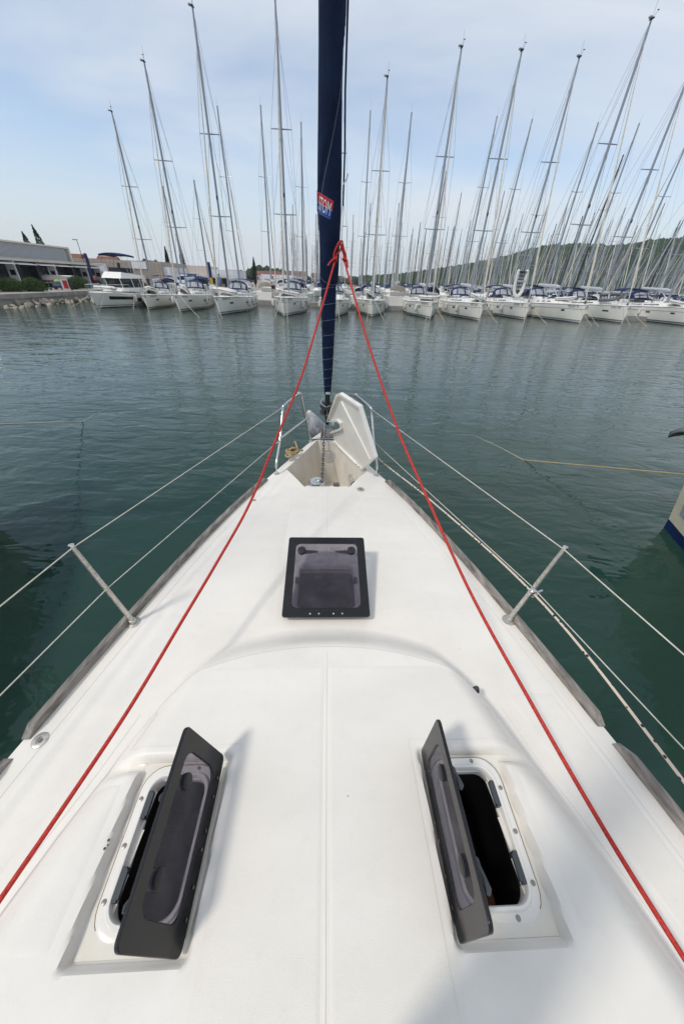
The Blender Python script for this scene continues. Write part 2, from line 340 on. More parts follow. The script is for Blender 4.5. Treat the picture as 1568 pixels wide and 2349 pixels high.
# far tree line on the low shore in the middle and left
vs, fs = [], []
for k in range(1500):
    x = rnd.uniform(-260, 200); y = rnd.uniform(335, 420); dens = noise.noise(V((x*.02, 3, 0)))
    if dens < -.12: continue
    s_ = rnd.uniform(1.6, 3.6)*(1+dens); o = len(vs); ph = rnd.random()*9
    for p in iv:
        q_ = 1+.45*noise.noise(V((p[0]*1.7+ph, p[1]*1.7, p[2]*1.7)))
        vs.append((x+p[0]*s_*q_, y+p[1]*s_*q_, 1+s_*.8+p[2]*s_*q_+max(0, dens)*4))
    fs += [tuple(o+i for i in f) for f in ifc]
me = bpy.data.meshes.new('shore_treeline'); me.from_pydata(vs, [], fs); me.materials.append(FOL)
tag(inst(me, 'shore_treeline'), 'low dark tree line on the far shore behind the masts', 'tree line', kind='stuff')
# long white breakwater wall below the hill
LW = mat('pale_wall', (.55, .50, .44), .8, var=.15, vscale=.2)
MB().box((330, 292, 2.2), (520, 2, 4.2)).build('harbour_wall', LW, smooth=False, label='long low pale wall at the foot of the wooded hill', cat='wall')

# ================================================================ FOREGROUND YACHT (local frame: +y bow, origin under camera)
PSI = R(3.364)
Y = empty('sailing_yacht', (.0095, 0, 0), PSI, label='white sailing yacht whose foredeck fills the foreground, open hatches and furled navy headsail', cat='sailing yacht')
YM = Matrix.Translation((.0095, 0, 0)) @ Matrix.Rotation(PSI, 4, 'Z')
HB = [(-6, 1.95), (-3, 1.93), (-1, 1.80), (-.5, 1.755), (0, 1.69), (.5, 1.60), (1, 1.49), (1.5, 1.372), (2, 1.245), (2.5, 1.10), (3, .935), (3.6, .70), (4, .535), (4.5, .33), (4.72, .235), (4.85, .17), (5.0, .09)]
def hb(y):  # smoothed
    return sum(interp(HB, y+d) for d in (-.12, 0, .12))/3 if y < 4.7 else interp(HB, y)
def yfront(x):
    x = abs(x); return 1.42-.12*(x/.62)**2.2*.9 if x < .62 else 1.42-.108-(x-.62)*.30-(x-.62)**2*2.6
CW = [(-6, 1.55), (-.5, 1.38), (0, 1.27), (.4, 1.14), (.6, 1.06), (.9, .965), (1.2, .86), (1.6, .7)]
def deckz(x, y):
    h = hb(y); z = 1.42+.035*(1-min(1, abs(x)/h)**2)
    d1 = yfront(x)-y; d2 = (interp(CW, y)-abs(x))*.95
    s1 = sm(-.015, .30, d1); s2 = sm(-.09, .27, d2)
    f = s1*s2
    top = 1.655+.045*sm(1.3, -.4, y)+.03*(1-(x/1.3)**2)
    z += (top-z)*f
    # panel raised non-skid edge
    # recesses round the side hatches
    ax = abs(x)
    def box(x0, x1, y0, y1, r=.010): return sm(x0-r, x0+r, ax)*sm(x1+r, x1-r, ax)*sm(y0-r, y0+r, y)*sm(y1+r, y1-r, y)
    rec = max(box(.415, .775, .075, .61), box(.415, 1.4, .565, .61, .018)*sm(1.0, .80, ax))
    z = z-rec*.042
    # shallow well round the bow hatch
    return z
def deck_ok(x, y):
    ax = abs(x)
    if .47 < ax < .69 and .155 < y < .535: return False      # side hatch openings
    if ax < .235 and 1.60 < y < 2.0: return False           # bow hatch opening
    return True
ys = [-6, -5, -4, -3, -2.2, -1.6, -1.2]+[-1+.009*i for i in range(279)]
y_ = ys[-1]
while y_ < 3.28: y_ += .045; ys.append(min(y_, 3.33))
ys = [y for y in ys if y < 3.33]+[3.33]
NU = 350; vs = []; fs = []
for y in ys:
    h = hb(y)
    for i in range(NU+1):
        x = h*(2*i/NU-1); vs.append((x, y, deckz(x, y)))
for j in range(len(ys)-1):
    for i in range(NU):
        a = j*(NU+1)+i
        cx = (vs[a][0]+vs[a+1][0])/2; cy = (ys[j]+ys[j+1])/2
        if deck_ok(cx, cy): fs.append((a, a+1, a+NU+2, a+NU+1))
# fore part around the anchor locker
def xl(y): return interp([(3.33, .26), (3.78, .50), (4.72, .14), (4.721, 0), (5, 0)], y)
mb = MB(); mb.add(vs, fs)
fy = [3.33+.0375*i for i in range(13)]; fy[-1] = 3.78; fy += [3.78+(4.72-3.78)*i/20 for i in range(1, 21)]
for s_ in (-1, 1):
    mb.grid(lambda u, v: (lambda y, x: (s_*x, y, deckz(x, y)))(fy[round(v*(len(fy)-1))], xl(fy[round(v*(len(fy)-1))])+(hb(fy[round(v*(len(fy)-1))])-xl(fy[round(v*(len(fy)-1))]))*u), 8, len(fy)-1)
mb.grid(lambda u, v: ((2*u-1)*hb(4.72+.28*v), 4.72+.28*v, deckz(0, 4.6)), 6, 4)
mb.build('deck', GEL, Y)
# hull sides
prof = [(1.0, 1.42), (1.012, 1.39), (1.0, 1.2), (.97, .9), (.9, .4), (.82, 0.), (.6, -.4)]
ysh = [-6+.35*i for i in range(31)]+[4.9, 5.0, 5.08]
mb = MB()
for s_ in (-1, 1):
    mb.grid(lambda u, v: (s_*(hb(ysh[round(u*(len(ysh)-1))])*prof[round(v*6)][0] if ysh[round(u*(len(ysh)-1))] < 5.05 else .0), ysh[round(u*(len(ysh)-1))]-(1.42-prof[round(v*6)][1])*.15*sm(2, 5, ysh[round(u*(len(ysh)-1))]), prof[round(v*6)][1]), len(ysh)-1, 6)
mb.build('hull', GELP, Y)
# centre seam and panel lines
def strip(name, pts, w, h, ma, n=1):
    m2 = MB()
    P = [V((x, y, 0)) for x, y in pts]; vs = []; fs = []
    for i, p in enumerate(P):
        t_ = (P[min(i+1, len(P)-1)]-P[max(i-1, 0)]).normalized(); nn_ = V((-t_.y, t_.x, 0))
        for k, a in enumerate((-1, -.5, .5, 1)):
            q_ = p+nn_*w/2*a; vs.append((q_.x, q_.y, deckz(q_.x, q_.y)+(h if k in (1, 2) else -.002)))
    for i in range(len(P)-1):
        for k in range(3): a = i*4+k; fs.append((a, a+1, a+5, a+4))
    return m2.add(vs, fs).build(name, ma, Y)
strip('deck_seam', [(0, -1.5+.05*i) for i in range(54)], .010, .0022, GELP)
strip('deck_seam', [(0, 2.2+.06*i) for i in range(19)], .010, .0022, GELP)
LINE = mat('panel_line', (.60, .59, .56), .5)
arc = [(x*.01, yfront(x*.01)-.285) for x in range(-88, 89, 4)]
strip('panel_line', arc, .005, .0012, LINE)
for s_ in (-1, 1):
    strip('panel_line', [(s_*(.88+.0), yfront(.88)-.285)]+[(s_*(interp(CW, y)-.17), y) for y in [.82-.04*i for i in range(5)]], .005, .0012, LINE)
    strip('panel_line', [(s_*(hb(y)-.12), y) for y in [3.2-.08*i for i in range(60)]], .005, .0012, LINE)
    strip('panel_line', [(s_*(interp(CW, y)+.03), y) for y in [.9-.08*i for i in range(24)]], .004, .001, LINE)
def sheet(fn, nx, ny, skip=None):
    def g_(u, v):
        x, y = fn(u, v); e_ = min(u, 1-u)*nx < .5 or min(v, 1-v)*ny < .5; return (x, y, deckz(x, y)+(-.002 if e_ else .0016))
    MB().grid(g_, nx, ny, skip).build('nonskid_panel', NSK, Y)
def wid(y): return interp(CW, y)-.185
for s_ in (-1, 1):
    def f_(u, v): return (s_*(.007+.853*u), -.95+1.97*v)
    def sk_(i, j):
        x, y = .007+.853*(i+.5)/70, -.95+1.97*(j+.5)/150
        return y > yfront(x)-.31 or x > (wid(y) if y > .655 else .378)
    sheet(f_, 70, 150, sk_)
    sheet(lambda u, v: (s_*(.815+(interp(CW, .09+.44*v)-.12-.815)*u), .09+.44*v), 12, 26)
    sheet(lambda u, v: (s_*(interp(CW, -.9+1.9*v)+.10+(hb(-.9+1.9*v)-.14-interp(CW, -.9+1.9*v)-.10)*u), -.9+1.9*v), 14, 60)
    sheet(lambda u, v: (s_*(.36+(hb(1.55+1.6*v)-.15-.36)*u), 1.55+1.6*v), 20, 40)
# caulking stain round hatch frames
STAIN = mat('rusty_sealant', (.20, .11, .055), .8, var=.5, vscale=30)
# --- side hatches
for s_ in (-1, 1):
    for x0, x1, y0, y1, nx, ny in ((.428, .764, .088, .598, 28, 42), (.764, .84, .572, .600, 6, 3)):
        def skp(i, j): 
            cx_ = x0+(x1-x0)*(i+.5)/nx; cy_ = y0+(y1-y0)*(j+.5)/ny; return .475 < cx_ < .718 and .15 < cy_ < .54
        MB().grid(lambda u, v: (s_*(x0+(x1-x0)*u), y0+(y1-y0)*v, deckz(s_*(x0+(x1-x0)*u), y0+(y1-y0)*v)+.0025), nx, ny, skip=skp if nx > 20 else None).build('recess_floor', GELY, Y)
def side_hatch(s_, xh, xf, zf, lab):
    g = empty('deck_hatch'); g.parent = Y; g['label'] = lab
    zr = deckz(s_*.6, .09)  # recess floor
    def T(mb_): return mb_
    cx, cy = s_*.597, .35; z0 = deckz(s_*.6, .345)
    z0 = max(deckz(s_*.725, .3), deckz(s_*.46, .3))-.0
    o = rrect(.300, .470, .085, 6, cx, cy); i_ = rrect(.215, .385, .055, 6, cx, cy)
    MB().ring(rrect(.306, .476, .088, 6, cx, cy), rrect(.25, .42, .07, 6, cx, cy), z0-.02, z0+.0025).build('sealant_bead', STAIN, g)
    m2 = MB(); n = len(o)
    rings = [(o, z0-.012), (o, z0+.004), (rrect(.288, .458, .08, 6, cx, cy), z0+.007), (rrect(.250, .42, .066, 6, cx, cy), z0+.007), (rrect(.240, .41, .062, 6, cx, cy), z0+.018), (rrect(.224, .394, .056, 6, cx, cy), z0+.018), (i_, z0+.010), (i_, z0-.05)]
    vs = [(*p, z) for L, z in rings for p in L]; fs = [(k*n+a, k*n+(a+1) % n, (k+1)*n+(a+1) % n, (k+1)*n+a) for k in range(len(rings)-1) for a in range(n)]
    m2.add(vs, fs).build('hatch_frame', GELP, g)
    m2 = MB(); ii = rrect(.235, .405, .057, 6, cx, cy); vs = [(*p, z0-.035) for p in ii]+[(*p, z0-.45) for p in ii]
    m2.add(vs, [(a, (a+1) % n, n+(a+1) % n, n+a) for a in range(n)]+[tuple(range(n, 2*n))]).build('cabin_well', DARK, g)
    for dy in (-.165, -.03, .105): MB().lathe((s_*.732, cy+dy+.02, z0+.006), [(.008, 0), (.0085, .002), (.005, .0035)], 10).build('screw', SCREW, g)
    for dx in (-.06, .045):
        for yy in (-.222, .222): MB().lathe((cx+s_*dx, cy+yy, z0+.006), [(.008, 0), (.0085, .002), (.005, .0035)], 10).build('screw', SCREW, g)
    for dy in (-.085, .085):
        m2 = MB(); m2.box((s_*.7, cy+dy*1.25, z0-.002), (.016, .085, .036)); m2.box((s_*.692, cy+dy*1.25, z0+.012), (.012, .07, .012)); m2.build('latch_catch', GRYR, g, smooth=False)
    # lid: local frame, e1 along hinge (+y), e2 from hinge to free edge, e3 outer normal
    h0 = V((s_*xh, .345, z0+.022)); e1 = V((0, 1, 0)); e2 = V((s_*(xf-xh), 0, zf-(z0+.022))); Lw = e2.length; e2.normalize(); e3 = e1.cross(e2)
    if e3.x*s_ > 0: e3 = -e3
    B = Matrix((e1, e2, e3)).transposed().to_4x4(); B.translation = h0
    ln = .530
    m2 = MB(); m2.M = B; o = rrect(ln, Lw, .022, 5, 0, Lw/2); i_ = rrect(ln-.125, Lw-.10, .045, 5, 0, Lw/2); m2.ring(o, i_, -.006, .007); lid = m2.build('hatch_lid', BLKP, g)
    bv = lid.modifiers.new('bevel', 'BEVEL'); bv.width = .003; bv.segments = 2; bv.limit_method = 'ANGLE'
    m2 = MB(); m2.M = B; m2.prism(rrect(ln-.122, Lw-.097, .045, 5, 0, Lw/2), -.004, .0045); m2.build('pane', PANE, lid, smooth=False)
    for d in (-.125, .115):
        m2 = MB(); m2.M = B; m2.lathe((d, Lw*.70, 0), [(.023, -.012), (.026, .006), (.026, .013), (.020, .016), (.0, .016)], 22); m2.build('latch_disc', BLKR, lid)
        m2 = MB(); m2.M = B; m2.tube([(d+.01, Lw*.74, -.016), (d-.02, Lw*.80, -.022), (d-.06, Lw*.93, -.024), (d-.07, Lw*.95, -.02)], ([.02, .018, .011, .006] if s_ > 0 else [.012, .010, .007, .004]), 8); m2.build('latch_handle', GRYR, lid)
        m2 = MB(); m2.M = B; m2.lathe((d, Lw*.70, -.03), [(.018, -.012), (.022, .0), (.022, .018)], 14); m2.build('latch_boss', GRYR, lid)
    for d in (-.19, -.12, -.03, .02, .12, .18):
        m2 = MB(); m2.M = B; m2.lathe((d, .022, .009), [(.005, 0), (.0055, .0015), (.002, .002)], 10); m2.build('rivet', STEELD, lid)
    m2 = MB(); m2.M = B; m2.tube([(-ln/2+.04, -.006, -.006), (ln/2-.04, -.006, -.006)], .008, 8); m2.build('hinge', BLKR, lid)
    return g
side_hatch(-1, .442, .535, 1.985, 'open port hatch with scratched smoked lid')
side_hatch(1, .428, .440, 2.005, 'open starboard hatch, lid standing almost upright')
# something wooden glimpsed inside
m2 = MB(); m2.lathe((.60, .20, 1.36), [(.07, 0), (.07, .05), (.05, .05)], 18); m2.build('cabin_fitting', WOODIN, Y)
# --- bow hatch
g = empty('deck_hatch'); g.parent = Y; g['label'] = 'square bow hatch propped ajar with smoked window'
z0 = 1.452; n = 28
o = rrect(.52, .52, .05, 6, 0, 1.80); i_ = rrect(.43, .42, .04, 6, 0, 1.80)
rings = [(o, z0-.02), (o, z0+.012), (rrect(.50, .50, .05, 6, 0, 1.8), z0+.02), (rrect(.45, .44, .045, 6, 0, 1.8), z0+.02), (i_, z0+.012), (i_, z0-.06)]
MB().add([(*p, z) for L, z in rings for p in L], [(k*n+a, k*n+(a+1) % n, (k+1)*n+(a+1) % n, (k+1)*n+a) for k in range(len(rings)-1) for a in range(n)]).build('hatch_frame', GELP, g)
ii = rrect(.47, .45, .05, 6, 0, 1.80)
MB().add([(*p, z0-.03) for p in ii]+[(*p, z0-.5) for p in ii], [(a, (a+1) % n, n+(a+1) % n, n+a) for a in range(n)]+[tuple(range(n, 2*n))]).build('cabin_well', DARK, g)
e1 = V((1, 0, 0)); e2 = V((0, .654, .172)).normalized(); e3 = e1.cross(e2); Lw = .672
B = Matrix((e1, e2, e3)).transposed().to_4x4(); B.translation = V((0, 1.478, 1.503))
m2 = MB(); m2.M = B; m2.ring(rrect(.604, Lw, .018, 5, 0, Lw/2), rrect(.484, Lw-.125, .04, 5, 0, Lw/2+.005), -.007, .008); lid = m2.build('hatch_lid', BLKP, g)
bv = lid.modifiers.new('bevel', 'BEVEL'); bv.width = .003; bv.segments = 2; bv.limit_method = 'ANGLE'
m2 = MB(); m2.M = B; m2.prism(rrect(.487, Lw-.122, .04, 5, 0, Lw/2+.005), -.004, .005); m2.build('pane', PANE, lid, smooth=False)
for s_ in (-1, 1):
    m2 = MB(); m2.M = B; m2.lathe((s_*.195, .545, .004), [(.030, -.02), (.032, .004), (.032, .011), (.026, .013)], 22); m2.build('latch_disc', BLKR, lid)
    m2 = MB(); m2.M = B; m2.tube([(s_*.19, .545, -.02), (s_*.13, .55, -.022), (s_*.07, .553, -.022)], [.017, .014, .008], 8); m2.build('latch_handle', BLKR, lid)
    m2 = MB(); m2.box((s_*.225, 1.845, z0+.012), (.028, .055, .045)); m2.build('latch_catch', BLKR, g, smooth=False)
    for d in (.05, .11): m2 = MB(); m2.M = B; m2.lathe((s_*d-.0, .022, .010), [(.006, 0), (.006, .002), (.002, .003)], 10); m2.build('rivet', STEELW, lid)
# --- fittings
def pad(x, y, r, name='deck_filler', tall=.006):
    z = deckz(x, y)
    o = MB().lathe((x, y, z-.002), [(r, 0), (r, tall), (r*.9, tall+.003), (r*.45, tall+.003), (r*.4, tall-.001), (r*.15, tall-.001)], 26).build(name, STEELW, Y)
    MB().lathe((x, y, z+tall), [(r*.28, 0), (r*.26, .003)], 14).build('filler_key', STEELD, o)
    return o
pad(-1.447, .813-.02, .038); pad(.384, 3.285, .043); pad(-.775, 3.057, .020)
mb = MB(); zz = deckz(.825, .936)
mb.tube([(.805, .915, zz), (.825, .936, zz+.012), (.842, .955, zz)], [.014, .021, .012], 12, flat=.8); mb.build('fairlead', BLKR, Y)
# chipped paint mark on the port recess edge
CHIP = mat('chipped_gelcoat', (.07, .055, .03), .8)
for dx, dy, r_ in ((0, 0, .0045), (.003, -.012, .0035), (-.002, -.022, .0045)):
    MB().lathe((-.785+dx, .352+dy, deckz(-.785+dx, .352+dy)+.0003), [(r_, 0), (r_*.6, .0006)], 7).build('paint_chip', CHIP, Y)
# --- toe rails
def rail(s_, y0, y1, off=.0):
    n = 50; vs = []; fs = []
    for i in range(n+1):
        y = y0+(y1-y0)*i/n; xo = hb(y)+.012; xi = xo-.046; z = 1.418; hgt = .052*min(1, .2+abs(y-y0)/.06 if abs(y-y0) < .05 else 1, .2+abs(y1-y)/.06 if abs(y1-y) < .05 else 1)
        vs += [(s_*xi, y, z), (s_*(xi+.006), y, z+hgt), (s_*(xo-.006), y, z+hgt+.003), (s_*xo, y, z-.01)]
    for i in range(n):
        for k in range(4): a = i*4+k; b_ = i*4+(k+1) % 4; fs.append((a, b_, b_+4, a+4))
    fs += [(0, 1, 2, 3), (n*4+3, n*4+2, n*4+1, n*4)]
    MB().add(vs, fs).build('toe_rail', TEAK, Y, smooth=False)
for s_ in (-1, 1): rail(s_, .80, 3.53); rail(s_, -3, .715)
# --- stanchions, lifelines, pulpit
for s_ in (-1, 1):
    for y, yy in ((1.505, 1.515), (-.75, -.75)):
        b0 = V((s_*(hb(y)-.055), y, deckz(hb(y)-.055, y))); tp = V((s_*(hb(y)+.085), yy, 2.107))
        st = MB().tube([b0+V((0, 0, .01)), b0.lerp(tp, .5), tp], [.0165, .0155, .0125], 12).build('stanchion', STEELW, Y)
        MB().lathe(b0, [(.047, -.004), (.045, .004), (.024, .010), (.022, .035), (.019, .036)], 22).build('stanchion_base', STEELW, st)
        MB().lathe(tp, [(.013, -.01), (.0155, -.002), (.0155, .004), (.010, .007)], 12).build('stanchion_cap', STEEL, st)
    # pulpit half
    f1 = V((s_*.612, 3.67, 1.43)); t1 = V((s_*.555, 4.0, 2.02)); t1b = V((s_*.548, 4.23, 2.09)); c_ = V((s_*.36, 4.62, 2.15)); f2 = V((s_*.243, 4.70, 1.43))
    f1, t1 = V((s_*.612, 3.67, 1.43)), V((s_*.552, 4.20, 2.085))
    path = catmull([f1, f1+V((0, .02, .12)), f1.lerp(t1, .5), t1-V((-s_*.004, .035, .05)), t1+V((-s_*.02, .03, .018)), c_.lerp(t1, .1), c_+V((s_*.03, -.04, 0)), c_+V((-s_*.012, .01, -.03)), c_.lerp(f2, .2), f2.lerp(c_, .1), f2], 5)
    pp = MB().tube(path, .0150, 12).build('pulpit', STEEL, Y)
    MB().tube([f1.lerp(t1, .52), V((s_*.268, 4.685, 1.79))], .0135, 10).build('pulpit_crossbar', STEEL, pp)
    for f_ in (f1, f2): MB().lathe(f_, [(.034, -.004), (.032, .004), (.018, .008), (.016, .02)], 18).build('pulpit_foot', STEELW, pp)
    top = [t1+V((0, -.02, 0)), V((s_*(hb(1.51)+.078), 1.51, 2.095)), V((s_*(hb(-.75)+.078), -.75, 2.095))]
    MB().tube(top, .0036, 6).build('lifeline', WIRE, Y)
    low = [f1.lerp(t1, .5), V((s_*(hb(1.51)+.005), 1.51, 1.76)), V((s_*(hb(-.75)+.07), -.75, 1.76))]
    MB().tube(low, .0032, 6).build('lifeline', WIRE, Y)
    # turnbuckle at the pulpit
    m2 = MB(); d_ = (top[1]-top[0]).normalized(); m2.tube([top[0], top[0]+d_*.10], .007, 8); m2.tube([top[0]+d_*.12, top[0]+d_*.22], .0055, 8); m2.build('turnbuckle', STEEL, Y)
    m2 = MB(); d_ = (low[1]-low[0]).normalized(); m2.tube([low[0], low[0]+d_*.09], .006, 8); m2.build('turnbuckle', STEEL, Y)
# ring block on the starboard stanchion and the flecked furling line
m2 = MB(); rc = V((1.365, 1.478, 1.742))
rp_ = [rc+V((.026*cos(a), .002*cos(a), .026*sin(a))) for a in [2*pi*k/20 for k in range(20)]]
m2.tube([p+V((0, -.012, 0)) for p in rp_], .0045, 8, closed=True); m2.tube([p+V((0, .012, 0)) for p in rp_], .0045, 8, closed=True); m2.tube(rp_, .010, 8, closed=True, flat=.5)
m2.tube([rc+V((.026, 0, 0)), rc+V((.075, .02, 0))], .008, 8); m2.build('ring_block', STEEL, Y)
fl = [(.12, 4.86, 1.83), (.60, 3.83, 1.62), (1.0, 2.72, 1.68), (1.365, 1.478, 1.742), (1.475, .45, 1.75), (1.56, -.8, 1.70)]
o = MB().tube(catmull(fl, 10), .0068, 8).build('furling_line', FLK, label='cream furling line with black flecks threaded through the ring on the right stanchion', cat='rope'); o.matrix_world = YM

# --- anchor locker
cl = CREAM
op = [(-.26, 3.33), (-.50, 3.78), (-.14, 4.72), (.14, 4.72), (.50, 3.78), (.26, 3.33)]
lo = [(-.25, 3.35), (-.40, 3.80), (-.10, 4.45), (.10, 4.45), (.40, 3.80), (.25, 3.35)]
m2 = MB(); vs = [(*p, 1.444) for p in op]+[(p[0]*.985, 3.9+(p[1]-3.9)*.985, 1.425) for p in op]+[(p[0], p[1], .86) for p in lo]
fs = [(a, (a+1) % 6, 6+(a+1) % 6, 6+a) for a in range(6)]+[(6+a, 6+(a+1) % 6, 12+(a+1) % 6, 12+a) for a in range(6)]+[(12, 13, 14, 15, 16, 17)]
lk = m2.add(vs, fs).build('anchor_locker', CREAM, Y, smooth=False)
MB().box((0, 3.44, 1.325), (.50, .21, .03)).build('locker_shelf', GELP, lk, smooth=False)
def plate_on(c_, nrm, r_, name='inspection_cover'):
    CREAM = mat('cover_plastic', (.50, .48, .44), .3)
    q_ = V(nrm).to_track_quat('Z', 'Y').to_matrix()
    pl = MB().lathe(c_, [(r_, -.003), (r_, .004), (r_*.95, .009), (r_*.76, .009), (r_*.74, .004), (r_*.1, .004)], 30, basis=q_).build(name, CREAM, lk)
    m3 = MB(); m3.lathe(V(c_)+q_ @ V((0, 0, .004)), [(r_*.30, 0), (r_*.26, .008), (r_*.1, .009)], 3, basis=q_); m3.build('cover_grip', CREAM, pl)
def wallpt(a, b_, u, v):
    A_, B_ = V((*op[a], 1.425)), V((*op[b_], 1.425)); C_, D_ = V((*lo[a], .86)), V((*lo[b_], .86))
    return A_.lerp(B_, u).lerp(C_.lerp(D_, u), v)
def walln(a, b_, u, v):
    p = wallpt(a, b_, u, v); n_ = (wallpt(a, b_, u+.1, v)-p).cross(wallpt(a, b_, u, v+.1)-p).normalized()
    return p, n_ if n_.dot(V((0, 3.85, 1.1))-p) > 0 else -n_
for (a, b_, u, v) in ((1, 2, .36, .52), (4, 3, .33, .50)):
    p, n_ = walln(a, b_, u, v); plate_on(p+n_*.004, n_, .088)
p, n_ = walln(2, 3, .60, .36); plate_on(p+n_*.004, n_, .098)
for (a, b_, u, v) in ((1, 2, .05, .18), (1, 2, .62, .13)):
    p, n_ = walln(a, b_, u, v); MB().lathe(p, [(.017, 0), (.015, .016), (.008, .018), (.006, .01)], 14, basis=n_.to_track_quat('Z', 'Y').to_matrix()).build('locker_bush', GELP, lk)
# windlass
wl = MB().lathe((-.115, 3.485, 1.34), [(.085, 0), (.085, .03), (.06, .035), (.055, .07), (.088, .085), (.09, .098), (.085, .105), (.03, .108), (.028, .10)], 30).build('windlass', STEEL, Y)
MB().tube([V((-.115+.088*cos(a), 3.485+.088*sin(a), 1.425)) for a in [R(60+10*k) for k in range(14)]], .012, 8).build('chain_stripper', STEELD, wl)
m2 = MB(); m2.box((.115, 3.48, 1.375), (.075, .05, .07)); m2.build('control_box', STEELD, Y, smooth=False)
m2 = MB(); m2.tube(catmull([(.27, 3.37, 1.33), (.285, 3.42, 1.36), (.29, 3.46, 1.42), (.33, 3.49, 1.435)], 5), .006, 6); m2.build('locker_hose', GRYR, Y)
# locker lid swung open to starboard
A_ = V((.50, 3.78, 1.462)); B_ = V((.135, 4.66, 1.462)); ha = (B_-A_).normalized(); RM = Matrix.Translation(A_) @ Matrix.Rotation(R(76), 4, ha) @ Matrix.Translation(-A_)
lidp = [(.50, 3.78), (.262, 3.335), (-.25, 3.335), (-.495, 3.77), (-.20, 4.52), (-.13, 4.60), (.00, 4.36), (.07, 4.32), (.09, 4.38), (.075, 4.67), (.135, 4.66)]
lidp = [(.532, 3.90), (.321, 3.32), (-.261, 3.30), (-.458, 3.765), (-.462, 3.89), (-.161, 4.715), (-.135, 4.215), (-.10, 4.14), (-.06, 4.16), (-.045, 4.255), (-.007, 4.755), (.124, 4.82)]
m2 = MB(); m2.M = RM; m2.prism(lidp, 1.455, 1.475); ld = m2.build('locker_lid', GELP, Y, smooth=False)
bv = ld.modifiers.new('bevel', 'BEVEL'); bv.width = .006; bv.segments = 2
# raised underside rim + rib
m2 = MB(); m2.M = RM; n = len(lidp); cc = V((.06, 3.93, 0))
def inset(P, d):
    out = []
    for i in range(len(P)):
        a, b_, c2 = V((*P[i-1], 0)), V((*P[i], 0)), V((*P[(i+1) % len(P)], 0)); t1_ = (b_-a).normalized(); t2_ = (c2-b_).normalized()
        n1_ = V((-t1_.y, t1_.x, 0)); n2_ = V((-t2_.y, t2_.x, 0)); k = (n1_+n2_); k = k/max(.35, k.dot(n1_)); q_ = b_+k*d; out.append((q_.x, q_.y))
    return out
ar = sum(lidp[i-1][0]*lidp[i][1]-lidp[i][0]*lidp[i-1][1] for i in range(n)); sg = 1 if ar > 0 else -1
m2.ring(lidp, inset(lidp, .030*sg), 1.425, 1.456); m2.build('lid_rim', GELP, ld, smooth=False)
m2 = MB(); m2.M = RM; m2.tube([(-.36, 3.85, 1.452), (.36, 3.52, 1.452)], .013, 8); m2.build('lid_rib', GELP, ld)
for x, y in ((.49, 3.92), (.46, 3.99), (.21, 4.56), (.18, 4.63)):
    m2 = MB(); m2.M = RM; m2.lathe((x-.02, y, 1.418), [(.006, 0), (.006, .008)], 10); m2.build('screw', BLKR, ld)
# bow roller, furler drum
m2 = MB(); m2.box((-.085, 4.93, 1.50), (.012, .42, .11)); m2.box((.045, 4.93, 1.50), (.010, .42, .10)); m2.box((.10, 4.90, 1.50), (.008, .30, .10)); m2.box((0, 4.92, 1.455), (.19, .42, .008)); br = m2.build('bow_roller', STEELD, Y, smooth=False)
m2 = MB(); m2.tube([(-.15, 4.735, 1.462), (.15, 4.735, 1.462)], .012, 8); m2.build('locker_lip', STEEL, Y)
MB().lathe((.085, 4.98, 1.60), [(.045, -.022), (.045, -.012), (.03, 0), (.045, .012), (.045, .022)], 22, basis=Matrix(((0, 0, 1), (0, 1, 0), (-1, 0, 0)))).build('roller_wheel', GELP, br)
STAYB = V((0, 4.98, 1.55)); SD = V((0, -.34, 1)).normalized()
def stay(z): return V((0, 4.98-.34*(z-1.55), z))
SB = SD.to_track_quat('Z', 'Y').to_matrix()
MB().lathe(stay(1.80), [(.03, -.2), (.03, -.06), (.055, -.05), (.055, -.01), (.105, 0), (.108, .008), (.10, .014), (.05, .02), (.05, .10), (.10, .106), (.108, .112), (.105, .120), (.045, .13), (.04, .17), (.034, .18), (.033, .36)], 30, basis=SB).build('furler_drum', BLKR, Y)
MB().tube([stay(1.80)+V((.052*cos(a), .052*sin(a), .03+.05*(a % .9)/.9)) for a in [k*.5 for k in range(60)]], .006, 6).build('drum_line', FLK, Y)
MB().tube(catmull([stay(1.74)+V((.0, -.06, 0)), stay(1.80)+V((0, -.13, 0)), stay(1.93)+V((0, -.125, 0)), stay(1.94)+V((.05, -.10, 0))], 5), .006, 8).build('drum_guard', STEEL, Y)
MB().tube(catmull([stay(1.93)+V((-.02, -.12, 0)), stay(1.95)+V((-.10, .02, 0)), stay(2.0)+V((-.05, .11, 0))], 6), .006, 8).build('drum_guard', STEEL, Y)
# furled headsail
RADZ0 = [(2.10, .046), (2.18, .050), (2.42, .064), (2.70, .073), (2.95, .078), (3.17, .082), (3.36, .086), (3.385, .106), (3.56, .109), (3.88, .113), (4.16, .110), (4.4, .105), (4.8, .098), (5.2, .096), (7, .09), (11, .07), (15.6, .03)]
RADZ = [(a_, b_*(.94 if a_ > 3.3 else 1)) for a_, b_ in RADZ0]
def heli(z): return R(10+(4.86-z)*178)      # screen-facing angle of the rolled leech
def sailpt(a, z, ex=0.):
    r_ = interp(RADZ, z)
    if z > 3.36:
        d_ = ((a-heli(z))/(2*pi)) % 1.0; r_ *= 1.07-.15*d_
    r_ *= 1+.035*noise.noise(V((cos(a)*1.5, sin(a)*1.5, z*2.2)))+.02*noise.noise(V((cos(a)*4, sin(a)*4, z*6)))
    if z < 3.36: r_ *= 1+.018*math.sin(z*60)
    r_ += ex; p = stay(z); return p+V((r_*cos(a), -r_*sin(a), -.34*0))
zs = [2.10+.02*i for i in range(190)]; zs += [5.9+.3*i for i in range(33)]
